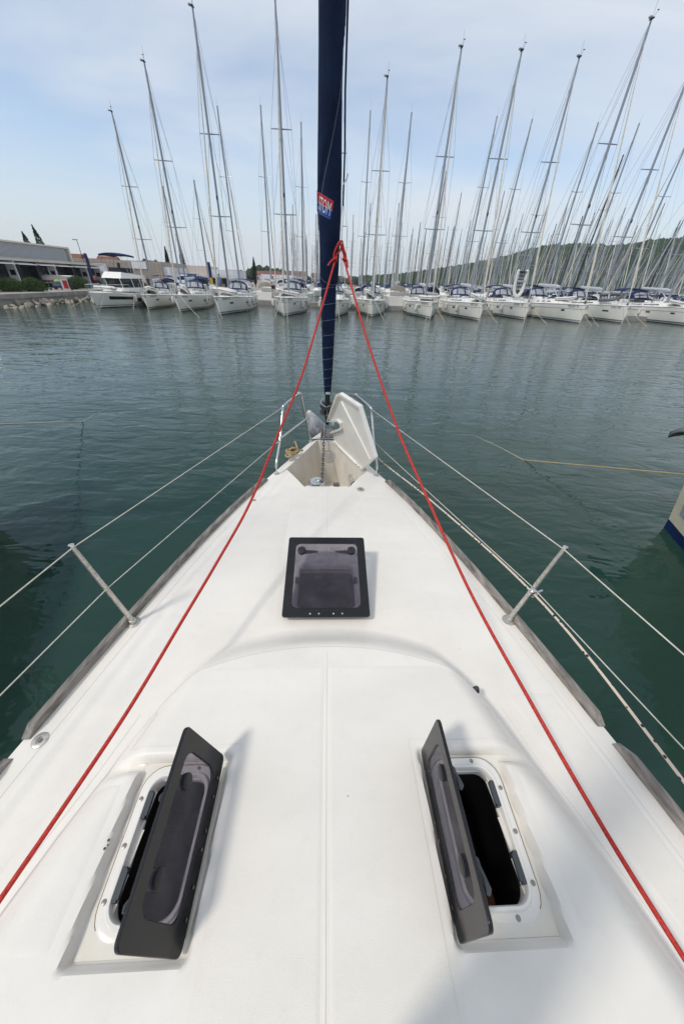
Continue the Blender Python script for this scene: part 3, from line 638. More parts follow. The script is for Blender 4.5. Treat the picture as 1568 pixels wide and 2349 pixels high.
mb = MB(); mb.grid(lambda u, v: sailpt(u*2*pi, zs[round(v*(len(zs)-1))]), 56, len(zs)-1)
fs_ = mb.build('furled_headsail', NAVY, Y)
zag = []
def stitch(z0_, z1_, off, amp=.012, step=.011):
    pts = []; z = z0_; k = 0
    while z > z1_:
        a = heli(z)-off; pts.append(sailpt(a+(amp/.1)*(1 if k % 2 else -1)*.5, z, .0025)); z -= step; k += 1
    MB().tube(pts, .0012, 4).build('seam_stitching', STITCH, fs_)
stitch(4.86, 3.5, R(22)); stitch(7.0, 5.0, R(22)); 
for zc in (3.33, 3.18, 3.02, 2.86, 2.72, 2.58, 2.45, 2.33, 2.22):
    pts = []
    for k in range(44):
        a = R(-10+200*k/43); pts.append(sailpt(a, zc+.035*cos(a*.5)-.02+(.003 if k % 2 else -.003), .002))
    MB().tube(pts, .0011, 4).build('seam_stitching', STITCH, fs_)
pts = [sailpt(a, 3.42+.06*sin(a-2.6)+(.003 if k % 2 else -.003), .0025) for k, a in enumerate([R(-10+4.5*k) for k in range(46)])]
MB().tube(pts, .0012, 4).build('seam_stitching', STITCH, fs_)
m2 = MB(); m2.grid(lambda u, v: sailpt(R(45+75*u), 2.10+.035*v, .003), 8, 2); m2.build('tack_tape', WHT, fs_)
# badge on the sail
def badge(u, v, ex):
    a = (204-6*v)+((85-17*v)-(204-6*v))*u; z = (3.921+.135*v)+((3.84+.125*v)-(3.921+.135*v))*u
    return sailpt(R(a), z+.02, ex)
MB().grid(lambda u, v: badge(u, .5+.5*v, .0035), 30, 5).build('badge_red_half', BR_RED, fs_)
MB().grid(lambda u, v: badge(u, .5*v, .0035), 30, 5).build('badge_blue_half', BR_BLUE, fs_)
MB().grid(lambda u, v: badge(u, .49+.02*v, .005), 30, 1).build('badge_line', WHT, fs_)
tv, tf = text_mesh('CUSTOM'); x0 = min(p[0] for p in tv); x1 = max(p[0] for p in tv); y1 = max(p[1] for p in tv)
MB().add([badge(.06+.87*(p[0]-x0)/(x1-x0), .16+.70*p[1]/y1, .006) for p in tv], tf).build('badge_lettering', WHT, fs_, smooth=False)
m2 = MB()
for sgn in (0, 1):
    pts = [badge(.02+.96*k/60, (.95 if sgn else .05)+(.025 if k % 2 else -.025), .005) for k in range(61)]; m2.tube(pts, .0007, 3)
m2.build('badge_stitching', STITCH, fs_)
# forestay foil up to the masthead, own mast behind the camera
MB().tube([stay(15.6), stay(16.6)], .012, 8).build('forestay', STEEL, Y)
ms_ = MB().tube([(0.02, -.30, 1.68), (0.02, -.30, 10), (0.02, -.2, 17.0)], [.115, .11, .08], 20).build('mast', ALU, Y)
MB().tube([(0, -.7, 2.9), (0, -4.6, 3.0)], .14, 14).build('boom', ALUL, Y)
# halyard clipped beside the sail, with its white splice
m2 = MB(); hp = [V((.113, 4.08, 3.69)), V((.114, 4.06, 3.82)), stay(3.96)+V((.122, -.06, 0))]
o = MB().tube(hp, [.007, .011, .009], 10).build('halyard', WHT, label='white spliced halyard end hanging beside the furled navy sail', cat='rope'); o.matrix_world = YM
m2 = MB(); m2.tube([stay(3.96)+V((.122, -.06, 0)), stay(4.3)+V((.122, -.03, 0)), stay(4.6)+V((.11, .0, 0)), stay(7)+V((.10, 0, 0)), stay(15)+V((.04, 0, 0))], .0075, 8); m2.build('halyard_tail', NAVY, o)
m2 = MB(); m2.tube(catmull([stay(4.1)+V((.118, -.06, 0)), stay(4.13)+V((.145, -.08, 0)), stay(4.16)+V((.155, -.09, 0))], 4), .006, 6); m2.build('halyard_knot', WHT, o)

# --- red ropes
Lr = [(.059, 4.11, 3.562), (-.075, 3.678, 3.153), (-.233, 3.157, 2.699), (-.41, 2.58, 2.34), (-.562, 2.071, 2.043), (-.70, 1.62, 1.89), (-.811, 1.249, 1.791), (-.938, .831, 1.679), (-1.044, .479, 1.628), (-1.12, .231, 1.600), (-1.20, -.05, 1.575), (-1.33, -.5, 1.55)]
Rr = [(.150, 4.11, 3.565), (.29, 3.56, 3.135), (.43, 3.0, 2.75), (.56, 2.46, 2.43), (.69, 2.0, 2.185), (.86, 1.35, 1.89), (1.0, .79, 1.735), (1.11, .37, 1.63), (1.20, .036, 1.575), (1.32, -.5, 1.55)]
eye = V((.113, 4.085, 3.70))
for P_, kn, sgn, lab in ((Lr, V((.059, 4.11, 3.562)), -1, 'red rope tied to the halyard, running down along the left side of the foredeck'), (Rr, V((.150, 4.11, 3.565)), 1, 'red rope tied to the halyard, running down along the right side of the foredeck')):
    o = MB().tube(catmull(P_, 8), .0092, 12).build('red_rope', RED, label=lab, cat='rope'); o.matrix_world = YM
    k0 = kn+V((0, -.01, .012))
    # eye loop through the halyard end
    lp = [k0+V((-.008, 0, 0)), k0+V((-.010, 0, .04)), k0.lerp(eye, .75)+V((-.015*1, -.012, .02)), eye+V((0, -.012, .012)), eye+V((.012, .010, .0)), k0.lerp(eye, .6)+V((.016, 0, -.005)), k0+V((.010, .004, .03)), k0+V((.004, .006, 0))]
    MB().tube(catmull(lp, 6), .0088, 10).build('rope_loop', RED, o)
    kp = []
    for k in range(34):
        a = k*.42; kp.append(k0+V((.0165*cos(a), .0165*sin(a), -.017+.034*k/33+.006*sin(a*.5))))
    MB().tube(kp, .0088, 10).build('rope_knot', RED, o)
    tl = [k0+V((.0, -.012, .0)), k0+V((sgn*.022, -.016, -.006)), k0+V((-.045 if sgn < 0 else .030, -.018, -.026 if sgn < 0 else -.05)), k0+V((-.066 if sgn < 0 else .034, -.018, -.050 if sgn < 0 else -.066))]
    MB().tube(catmull(tl, 5), .0088, 10).build('rope_tail', RED, o)
    MB().lathe(V(tl[-1]), [(.0075, -.003), (.0075, .003)], 8).build('rope_end', TAN, o)
# --- anchor (held in the bow roller) and chain
AN = empty('anchor', label='grey galvanised anchor stowed in the bow roller of the foreground yacht', cat='anchor'); AN.matrix_world = YM
MB().tube([(-.045, 4.62, 1.50), (-.045, 4.95, 1.56), (-.04, 5.35, 1.47)], [.013, .017, .02], 4).build('shank', GALV, AN)
def fluke(mt, tip, l, rr_, wid, par, M=None):
    m3 = MB()
    if M: m3.M = M
    def f(u, v):
        w = wid*(1-abs(v-.30)**1.6*1.5) if v > .3 else wid*(.55+.45*sin(v/.3*pi/2))
        w = max(w, .004); a = (u-.5)*2
        return (a*w, v*l, -.06*abs(a)*(1-v)-.05*v*v)
    m3.grid(f, 12, 12); o3 = m3.build('fluke', mt, par)
    so_ = o3.modifiers.new('thick', 'SOLIDIFY'); so_.thickness = .014; return o3
fm = Matrix.Translation((-.06, 5.50, 1.16)) @ Matrix.Rotation(R(-8), 4, 'Y') @ Matrix.Rotation(R(128), 4, 'X') @ Matrix.Rotation(R(0), 4, 'Z')
fm = Matrix.Translation((-.13, 5.12, 1.36)) @ Matrix.Rotation(R(-28), 4, 'Y') @ Matrix.Rotation(R(68), 4, 'X')
fluke(GALV, None, .42, 0, .14, AN, fm)
CH = empty('anchor_chain', label='rusty anchor chain hanging from the bow roller to the windlass', cat='chain'); CH.matrix_world = YM
cpath = catmull([(-.045, 4.66, 1.495), (-.05, 4.55, 1.40), (-.055, 4.30, 1.30), (-.06, 4.0, 1.24), (-.065, 3.75, 1.25), (-.06, 3.62, 1.34), (-.06, 3.56, 1.41)], 30)
lmb = MB(); rl = [(.0, .018*cos(a)+(.012 if cos(a) > 0 else -.012), .0155*sin(a)) for a in [2*pi*k/12 for k in range(12)]]
lmb.tube(rl, .0062, 6, closed=True); lme = lmb.mesh('chain_link', CHAIN)
acc = 0; last = cpath[0]; k = 0
for i in range(1, len(cpath)):
    acc += (cpath[i]-cpath[i-1]).length
    if acc >= .044:
        acc = 0; d_ = (cpath[i]-cpath[i-1]).normalized(); q_ = d_.to_track_quat('Y', 'Z') @ Matrix.Rotation(pi/2*(k % 2), 3, 'Y').to_quaternion()
        lo_ = inst(lme, 'chain_link', CH, cpath[i]); lo_.rotation_mode = 'QUATERNION'; lo_.rotation_quaternion = q_; k += 1
# --- tan mooring rope knotted on the port bow cleat
ro = empty('mooring_rope', label='tan twisted mooring rope knotted round the port bow cleat', cat='rope'); ro.matrix_world = YM
MB().tube([(-.50, 4.02, 1.462), (-.37, 4.26, 1.462)], [.012, .012], 8).build('bow_cleat', STEELW, Y)
kc = V((-.44, 4.10, 1.48)); pts = []
for k in range(84):
    a = k*2*pi/21; tn = k/21; tl_ = [-.55, .15, -.1, .6][min(3, int(tn))]; rx, ry = .050+.008*tn, .125-.018*tn
    x_, y2_ = rx*cos(a), ry*sin(a); pts.append(kc+V((x_*cos(tl_)-y2_*sin(tl_)-.02, x_*sin(tl_)+y2_*cos(tl_), .012+.016*tn+.006*cos(a*2))))
MB().tube(catmull(pts, 3), .0115, 8).build('rope_coil', TAN, ro)
MB().tube(catmull([kc+V((-.07, .0, .02)), kc+V((-.03, .02, .085)), kc+V((.04, .03, .08)), kc+V((.06, .04, .02))], 5), .0115, 8).build('rope_wrap', TAN, ro)
MB().tube(catmull([kc+V((.04, .06, .03)), kc+V((.03, .16, .05)), (-.45, 4.42, 1.53), (-.53, 4.75, 1.30), (-.72, 5.6, .55), (-.80, 6.1, -.05)], 8), .0105, 8).build('rope_fall', TAN, ro)
MB().tube(catmull([kc+V((-.02, -.06, .03)), kc+V((.05, -.02, .06)), kc+V((.09, .05, .05)), kc+V((.115, .08, .03))], 6), .0115, 8).build('rope_tail', TAN, ro)
m2 = MB(); m2.tube(catmull([(-.60, 3.75, 1.455), (-.55, 3.95, 1.46), (-.42, 4.33, 1.47), (-.26, 4.60, 1.475), (-.21, 4.74, 1.50), (-.15, 4.9, 1.62)], 6), .003, 6); m2.build('nav_light_cable', GRYR, Y)
# --- retaining lanyard of the locker lid
m2 = MB(); m2.tube(catmull([(.235, 4.42, 2.12), (.30, 4.5, 2.17), (.42, 4.4, 2.12), (.545, 4.2, 2.09), (.57, 4.12, 2.03)], 6), .004, 6); m2.build('lid_lanyard', BLKR, Y)

# ================================================================ generic hull used for the fleet (local: stem at origin, bow towards -y)
def hullfn(L, Bm, fb, rake=.25):
    def f(t_, z, s_, ex=0.):
        w = Bm/2*min(1, (1-(1-min(t_, .55)/.55)**2.1))*(1-.16*max(0, (t_-.6)/.4)**2)
        zz = max(0, min(1, z/fb)); fl_ = .50+.50*zz**.75 if t_ < .12 else (.50+.38*sm(.12, .5, t_))+(.50-.38*sm(.12, .5, t_))*zz**.75
        if z < 0: fl_ *= 1+z*.6
        return V((s_*(w*fl_+ex), t_*L-rake*zz*(1-t_)**4*1.0, z))
    return f
def sheer(fb, t_): return fb*(1-.14*sm(0, .7, t_))
TS = [0, .01, .03, .06, .1, .15, .2, .27, .35, .45, .55, .68, .8, .9, 1.0]
def patch(f, t0, t1, z0, z1, s_, ex=.012, nu=6, fb=None):
    return MB().grid(lambda u, v: f(t0+(t1-t0)*u, (z0+(z1-z0)*v)*(sheer(1, t0+(t1-t0)*u) if fb else 1), s_, ex), nu, 1)
def add_patch(mb, f, t0, t1, z0, z1, s_, ex=.012, nu=6):
    mb.grid(lambda u, v: f(t0+(t1-t0)*u, (z0+(z1-z0)*v)*sheer(1, t0+(t1-t0)*u), s_, ex), nu, 1)
def sgrid(mb, fn, nu, nv): mb.grid(fn, nu, nv)
def yacht_proto(kind, L=14., Bm=4.3, fb=1.62, detail=True):
    """white charter yacht; returns its root"""
    f = hullfn(L, Bm, fb); r = empty('sailing_yacht')
    mb = MB(); lv = [1, .97, .8, .6, .4, .22, .08, 0, -.2]
    for s_ in (-1, 1): mb.grid(lambda u, v: f(TS[round(u*14)], sheer(fb, TS[round(u*14)])*lv[round(v*8)] if lv[round(v*8)] >= 0 else -.3, s_), 14, 8)
    mb.grid(lambda u, v: (lambda p: (p.x*(2*u-1), p.y, p.z))(f(1, max(.001, sheer(fb, 1)*v), 1)), 4, 3)   # transom
    h = mb.build('hull', HULLW, r)
    mb = MB(); mb.grid(lambda u, v: (lambda p: (p.x*(2*v-1), p.y, p.z+.06*(1-(2*v-1)**2)))(f(TS[round(u*14)], sheer(fb, TS[round(u*14)]), 1)), 14, 6); mb.build('deck', FWHT, r)
    ma_s = STRIPEG if kind == 1 else STRIPE
    for nm, z0, z1, mt in (('boot_stripe', .11*fb, .155*fb, ma_s), ('boot_stripe', .075*fb, .09*fb, ma_s), ('waterline_paint', -.1, .035*fb, FOUL), ('sheer_stripe', .74*fb, .757*fb, STRIPE), ('rubbing_strake', .965*fb, 1.0*fb, STRIPEG)):
        if nm == 'sheer_stripe' and kind == 2: continue
        mb = MB()
        for s_ in (-1, 1): add_patch(mb, f, 0.004, 1, z0, z1, s_, .012, 16)
        mb.build(nm, mt, h)
    for s_ in (-1, 1):
        wins = {0: ((.17, .20), (.36, .40), (.62, .66)), 1: ((.15, .18), (.45, .50)), 2: ((.14, .19), (.40, .44), (.55, .6))}[kind]
        for a, b_ in wins:
            mb = MB(); add_patch(mb, f, a, b_, .60*fb, .69*fb, s_, .016, 3); mb.build('hull_window', GLASSD, h)
    # coachroof
    y0, y1, hh = .20*L, .70*L, .42
    def cr_(u, v):
        y = y0+(y1-y0)*u; w = interp([(0, .45), (.25, 1.05), (.6, 1.35), (1, 1.35)], u)*Bm/4.3; zt = hh*sm(0, .35, u)*1.0
        a = pi*v; x = -w*cos(a); c_ = abs(sin(a))**.38
        return (x*(1 if c_ > .1 else 1), y, sheer(fb, y/L)+.03+zt*c_)
    cab = MB().grid(cr_, 16, 14).build('coachroof', FWHT, r)
    for s_ in (-1, 1):
        segs = {0: ((.32, .62), (.68, .92)), 1: ((.30, .38), (.44, .52), (.58, .66)), 2: ((.30, .88),)}[kind]
        for a, b_ in segs:
            def wn(u, v):
                uu = a+(b_-a)*u; y = y0+(y1-y0)*uu; w = interp([(0, .45), (.25, 1.05), (.6, 1.35), (1, 1.35)], uu)*Bm/4.3
                vv = .055+.05*v*min(1, uu/.45); an = pi*vv; return (s_*(w*cos(an)+.018), y, sheer(fb, y/L)+.03+hh*sm(0, .35, uu)*sin(an)**.38*(.62+.30*v))
            MB().grid(wn, 6, 2).build('cabin_window', GLASSD, cab)
    # cockpit coaming and transom gear
    mb = MB(); mb.box((-1.35*Bm/4.3, .83*L, fb*.98), (.35, .30*L, .35)); mb.box((1.35*Bm/4.3, .83*L, fb*.98), (.35, .30*L, .35)); mb.box((0, .86*L, fb*1.0), (.5, 1.4, .5)); mb.build('cockpit_coaming', FWHT, r, smooth=False)
    mb = MB()
    for s_ in (-1, 1):
        c_ = V((s_*.8, .90*L, fb+.55)); mb.tube([c_+V((.42*cos(a), .0, .42*sin(a))) for a in [2*pi*k/14 for k in range(14)]], .02, 4, closed=True); mb.tube([c_, c_-V((0, -.1, .6))], .05, 5)
    mb.build('steering_wheel', BLKR, r)
    # sprayhood
    sy = .66*L
    def sh(u, v):
        a = pi*u; w = 1.30*Bm/4.3; zt = interp([(0, .12), (.35, .75), (.7, 1.0), (1, 1.02)], v)
        return (-w*cos(a)*(1-.12*v), sy+1.55*v, fb+.38+zt*abs(sin(a))**.55)
    sp_ = MB().grid(sh, 14, 6).build('sprayhood', CANV, r)
    for u0, u1 in ((.16, .34), (.38, .62), (.66, .84)):
        MB().grid(lambda u, v: V(sh(u0+(u1-u0)*u, .07+.36*v))+V((0, -.03, .02)), 4, 3).build('clear_window', CLEARW, sp_)
    # bimini
    by = .80*L; bz = 3.0+(fb-1.62)
    bi = MB().grid(lambda u, v: ((2*u-1)*1.55*Bm/4.3, by+2.5*v, bz+.22*(1-(2*u-1)**2)**.7+.05*sin(pi*v)-.10*(abs(2*u-1) > .99)), 12, 4).build('bimini', CANV, r)
    so_ = bi.modifiers.new('t', 'SOLIDIFY'); so_.thickness = .03
    mb = MB()
    for s_ in (-1, 1):
        for yy in (0, 2.4): mb.tube([(s_*1.5*Bm/4.3, by+yy, bz+.02), (s_*1.45*Bm/4.3, by+1.2, fb+.3)], .022, 4)
    mb.build('bimini_frame', STEEL, bi)
    # mast unit (origin at mast foot so it can be stretched)
    my = .385*L; mz = fb+.32; H = 18.6
    mastmb = MB(); mastmb.tube([(0, 0, 0), (0, 0, H*.93), (0, .03, H)], [.125, .115, .07], 8); mo = mastmb.build('mast', ALU, r); mo.location = (0, my, mz)
    for fz, hw in ((.335, 1.25), (.635, 1.02)):
        mb = MB()
        for s_ in (-1, 1): mb.tube([(0, 0, H*fz), (s_*hw, .28, H*fz+.06)], [.05, .035], 4)
        mb.build('spreader', ALU, mo)
    mb = MB(); wr = .016
    for s_ in (-1, 1):
        ch = V((s_*1.55*Bm/4.3, .35, -.32)); s1 = V((s_*1.25, .28, H*.335+.06)); s2 = V((s_*1.02, .28, H*.635+.06)); tp = V((0, 0, H*.93))
        for a, b_ in ((ch, s1), (s1, s2), (s2, tp), (ch, V((0, 0, H*.335))), (s1, V((0, 0, H*.635)))): mb.tube([a, b_], wr, 3)
        mb.tube([(0, .0, H), (s_*1.2, L*.58, -.3)], wr*.9, 3)
    mb.tube([(0, 0, H*.72), (.3, -1.2, 0)], wr*.8, 3)
    mb.build('rigging', RIG, mo)
    mb = MB(); mb.tube([(.0, -.05, H), (.10, -.32, H+.28)], .014, 4); mb.box((.1, -.34, H+.32), (.16, .04, .05)); mb.tube([(.05, .05, H), (.05, .08, H+1.0)], .010, 3); mb.box((0, 0, H+.02), (.22, .4, .06)); mb.build('masthead_instruments', BLKM, mo, smooth=False)
    MB().lathe((-.22, -.05, H-.02), [(.03, 0), (.14, .06), (.16, .12), (.02, .16)], 8).build('masthead_light', ALUL, mo)
    MB().lathe((0, -.16, H*.40), [(.05, 0), (.09, .08), (.09, .26), (.04, .32)], 6).build('steaming_light', BLKM, mo)
    # forestay and furled jib
    b0 = V((0, .45-my, fb-mz+.25)); tp = V((0, -.05, H*.95))
    mb = MB(); mb.tube([b0, b0.lerp(tp, .06), b0.lerp(tp, .14), b0.lerp(tp, .5), b0.lerp(tp, .93), tp], [.03, .07, .10, .085, .035, .012], 6); mb.build('furled_jib', SAILC, mo)
    mb = MB(); mb.lathe((0, .42, fb+.12), [(.12, 0), (.14, .05), (.05, .08), (.05, .16), (.13, .18), (.1, .22)], 8); mb.build('furler_drum', BLKM, r)
    # boom with stack bag + vang
    mb = MB(); mb.tube([(0, my+.18, mz+1.15), (0, my+1.0, mz+1.22), (0, my+4.9, mz+1.32)], [.12, .17, .15], 8); bo = mb.build('boom', ALUL, r)
    MB().tube([(0, my+.12, mz+.25), (0, my+1.5, mz+1.1)], [.055, .055], 5).build('vang', ALUL, bo)
    # pulpit, stanchions and wires
    mb = MB(); z = fb
    pl_ = [(.62, 1.4, z), (.55, 1.1, z+.62), (.28, .15, z+.68), (.16, -.1, z+.66), (.14, .1, z)]
    for s_ in (-1, 1): mb.tube([(s_*a, b_, c_) for a, b_, c_ in pl_], .022, 4)
    for s_ in (-1, 1):
        prev = V((s_*.55, 1.1, z+.60))
        for tt in (.22, .36, .50, .64, .78, .92):
            p = f(tt, sheer(fb, tt), s_)-V((s_*.08, 0, 0)); q_ = p+V((0, 0, .62)); mb.tube([p, q_], .018, 3); mb.tube([prev, q_], .010, 3); mb.tube([prev-V((0, 0, .3)), q_-V((0, 0, .3))], .008, 3); prev = q_
    mb.build('guard_rails', STEELW, r)
    # bow anchor
    mb = MB(); mb.tube([(0, .35, fb+.05), (0, -.30, fb+.0)], .05, 4); mb.add([(0, -.34, fb+.06), (.20, -.12, fb-.20), (0, -.48, fb-.34), (-.20, -.12, fb-.20)], [(0, 1, 2), (0, 2, 3)]); mb.add([(0, -.30, fb+.02), (.18, -.10, fb-.22), (0, -.42, fb-.32), (-.18, -.10, fb-.22)], [(0, 2, 1), (0, 3, 2)]); mb.build('bow_anchor', GALV, r, smooth=False)
    return r
PROT = [tree_of(yacht_proto(k, 14+.3*k)) for k in range(3)]
# dinghy prototype (bow towards -y, lying right side up)
def dinghy_proto():
    r = empty('inflatable_dinghy')
    P_ = catmull([(-.52, 1.35, .22), (-.55, .6, .22), (-.55, -.4, .24), (-.36, -1.05, .30), (0, -1.3, .36), (.36, -1.05, .30), (.55, -.4, .24), (.55, .6, .22), (.52, 1.35, .22)], 4)
    MB().tube(P_, [.06]+[.2]*(len(P_)-2)+[.06], 10).build('buoyancy_tube', DTUBE, r)
    MB().tube([p+V((.19*(1 if p.x > 0 else -1) if abs(p.x) > .2 else 0, -.19 if abs(p.x) < .4 and p.y < -.9 else 0, 0)) for p in P_], .03, 4).build('rubbing_band', DGREY, r)
    m3 = MB(); m3.grid(lambda u, v: ((2*u-1)*.45*(1-.6*(1-v)**3), -1.0+2.2*v, .14), 4, 6); fl_ = m3.build('floor', DGREY, r)
    for k in range(5):
        for s_ in (-1, 1): MB().box((s_*.17, -.55+.36*k, .155), (.26, .26, .015)).build('floor_slat', DGR2, fl_, smooth=False)
    MB().box((0, 1.12, .28), (.9, .06, .34)).build('dinghy_transom', DGREY, r, smooth=False)
    MB().tube([(-.55, .2, .38), (.55, .2, .38)], .1, 6, flat=.4).build('seat', DGR2, r)
    return r
DIN = tree_of(dinghy_proto())
def fender_proto():
    r = empty('fender'); MB().lathe((0, 0, -.42), [(.03, -.06), (.06, 0), (.14, .08), (.15, .2), (.15, .58), (.13, .68), (.05, .74)], 10).build('fender_body', FEND, r)
    MB().lathe((0, 0, -.50), [(.02, 0), (.05, .02), (.09, .10)], 8).build('fender_tip', FENDT, r)
    MB().tube([(0, 0, .3), (0, -.0, .85)], .012, 3).build('fender_line', STRIPE, r); return r
FEN = tree_of(fender_proto())

# front rank: name, stem (X,Y), heading deg (turn of bow), kind, scale, freeboard factor, mast top z, phrase
FR = [
 ('B1', -22.73, 43.5, -14, 2, .84, 16.1, 'yacht beside the motor cruiser', '267662 VD'),
 ('B2', -18.65, 42.1, -9, 2, .94, 19.0, 'yacht 1179 VD', '1179 VD'),
 ('B3', -13.80, 40.6, -3, 2, .98, 21.6, 'yacht with the upturned dinghy', '94769 VD'),
 ('B4', -7.19, 42.0, -3, 1, 1.06, 23.0, 'yacht with a man on deck', '6299 M'),
 ('B5', -1.74, 43.4, -3, 1, 1.04, 21.2, 'yacht behind the furled sail', '1094 M'),
 ('B6', 2.55, 46.1, 1, 0, 1.02, 20.1, 'bow-on yacht right of the red rope', '1137 VD'),
 ('B7', 9.59, 46.5, 0, 0, 1.05, 22.3, 'yacht with the crosswise dinghy', '267658 VD'),
 ('B8', 15.6, 46.9, 0, 0, 1.10, 22.5, 'yacht 1075 VD', '1075 VD'),
 ('B9', 23.1, 51.6, 2, 0, 1.14, 24.0, 'yacht with the upended dinghy', '267681 VD'),
 ('B10', 29.5, 50.0, -4, 1, 1.22, 26.2, 'large yacht 93239 TI', '93239 TI'),
 ('B11', 37.3, 53.6, -1, 2, 1.20, 24.4, 'yacht with the dark tilted dinghy', '1255 VD'),
 ('B12', 46.4, 52.5, 0, 0, 1.26, 25.3, 'yacht cut off by the right edge', None)]
FRR = {}
LAB = {'B1': 'smallest white sailing yacht of the front rank, moored right beside the motor cruiser',
 'B2': 'white sailing yacht lettered 1179 VD, second along from the motor cruiser',
 'B3': 'white sailing yacht with an upturned white dinghy, third along from the motor cruiser',
 'B4': 'white yacht with grey waterline stripe and a man standing on its deck',
 'B5': 'white yacht with grey waterline stripe, half hidden behind the furled navy sail',
 'B6': 'white yacht seen bow-on, first one right of the right-hand red rope',
 'B7': 'white yacht with dinghy across its foredeck, second one right of the furled sail',
 'B8': 'white yacht lettered 1075 VD with dinghy lying on its deck, right of centre',
 'B9': 'white yacht carrying a white dinghy stood on end before its sprayhood',
 'B10': 'large white yacht lettered 93239 TI with a grey waterline stripe, on the right',
 'B11': 'white yacht lettered 1255 VD with a dark tilted dinghy on the foredeck, far right',
 'B12': 'long white yacht cut off by the right edge of the view'}
for n_, x, y, hd_, kd, sc, mt_, ph_, reg in FR:
    r = clone(PROT[kd]); FRR[n_] = r; r.location = (x, y, 0); r.rotation_euler = (0, 0, R(-hd_)); r.scale = (sc*.93 if n_ != 'B6' else sc*.95, sc, sc)
    tag(r, LAB[n_], 'sailing yacht', 'yachts moored bow-out in the front rank')
    for c in kids(r):
        if c.name.startswith('mast'): c.scale = (1, 1, (mt_/sc-c.location.z)/18.6)
    if reg:
        L_ = 14+.3*kd; f = hullfn(L_, 4.3, 1.62); tv, tf = text_mesh(reg, .30)
        w_ = max(p[0] for p in tv)
        for s_ in (-1, 1):
            def tp_(p):
                d = .045*L_+(w_-p[0] if s_ > 0 else p[0])*1.0
                d = .055*L_+(p[0] if s_ > 0 else w_-p[0]); return f(d/L_, (.83*1.62+p[1]), s_, .02)
            MB().add([tp_(p) for p in tv], tf).build('registration_lettering', STRIPE, r, smooth=False)
# dinghies on the foredecks
DD = [('B1', (0, 3.6, 1.75), (R(-8), 0, R(5)), 1, .95, 'dinghy with a dark floor on the smallest front-rank yacht beside the motor cruiser'),
 ('B2', (-.1, 3.9, 1.75), (R(-12), R(28), R(12)), 1, .95, 'tilted dinghy with dark floor on the yacht lettered 1179 VD'),
 ('B3', (0, 3.9, 2.35), (R(4), R(180), R(70)), 1, .95, 'upturned white dinghy on the third yacht right of the motor cruiser'),
 ('B4', (0, 3.9, 1.75), (R(-6), 0, R(-60)), 1, .95, 'white dinghy lying across the yacht with a man on deck'),
 ('B6', (-.3, 4.0, 1.85), (R(-14), R(10), R(-20)), 1, .95, 'dinghy with grey floor on the bow-on yacht right of the red rope'),
 ('B7', (.1, 3.6, 1.78), (R(2), 0, R(80)), 1, .95, 'white dinghy lying crosswise on the second yacht right of the furled sail'),
 ('B8', (.3, 3.6, 1.85), (R(-10), R(14), R(-50)), 1, .95, 'white dinghy slanting on the deck of the yacht lettered 1075 VD'),
 ('B9', (-.2, 4.4, 3.5), (R(88), 0, R(4)), 1, 1.15, 'white dinghy stood on end showing its dark slatted floor'),
 ('B10', (.2, 4.4, 1.85), (R(-4), R(4), R(65)), 1, .95, 'white dinghy on the large yacht lettered 93239 TI'),
 ('B11', (.0, 3.8, 2.2), (R(-6), R(-35), R(60)), 1, 1.0, 'dark-sided dinghy tilted on the yacht lettered 1255 VD'),
 ('B12', (0, 3.9, 1.85), (R(0), R(8), R(-70)), 1, 1.0, 'white dinghy on the long yacht at the right edge')]
bpy.context.view_layer.update()
for n_, p, ro_, _, sc, lb_ in DD:
    o = clone(DIN); o.matrix_world = FRR[n_].matrix_world.normalized() @ Matrix.Translation(V(p)*FRR[n_].scale[1]) @ (Matrix.Rotation(ro_[2], 4, 'Z') @ Matrix.Rotation(ro_[0], 4, 'X') @ Matrix.Rotation(ro_[1], 4, 'Y')) @ Matrix.Scale(sc, 4)
    tag(o, lb_, 'dinghy', 'dinghies carried on the front rank of yachts')
    if n_ == 'B11':
        for c in kids(o):
            if c.name.startswith('buoy'): c.data = c.data.copy(); c.data.materials[0] = mat('dinghy_dark', (.09, .095, .10), .5)
# fenders
FS = {'B1': [(1, .75)], 'B2': [(1, .45), (1, .75), (-1, .3)], 'B3': [(1, .45), (1, .62), (1, .78), (-1, .5)], 'B4': [(-1, .3), (-1, .45), (1, .3), (1, .5), (1, .7)], 'B5': [(-1, .35), (1, .33), (1, .55)],
      'B6': [(-1, .4), (1, .42)], 'B7': [(-1, .22), (-1, .5), (1, .5)], 'B8': [(-1, .3), (-1, .55)], 'B9': [(-1, .3), (-1, .55)], 'B10': [], 'B11': [(-1, .36)], 'B12': [(-1, .45)]}
PHR = {a[0]: a[7] for a in FR}
posw = ['bow', 'forward quarter', 'middle', 'stern']
for n_, L2 in FS.items():
    r = FRR[n_]; kd = [a for a in FR if a[0] == n_][0][4]; f = hullfn(14+.3*kd, 4.3, 1.62)
    for s_, tt in L2:
        p = r.matrix_world @ f(tt, .98, s_, .17); o = clone(FEN); o.location = p; o.rotation_euler = r.rotation_euler
        w_ = 'near the bow' if tt < .32 else 'forward of amidships' if tt < .44 else 'amidships' if tt < .56 else 'abaft amidships' if tt < .72 else 'near the stern'
        tag(o, 'white fender %s, %s side of the %s' % (w_, 'left' if s_ < 0 else 'right', PHR[n_]), 'fender', 'fenders along the front rank')
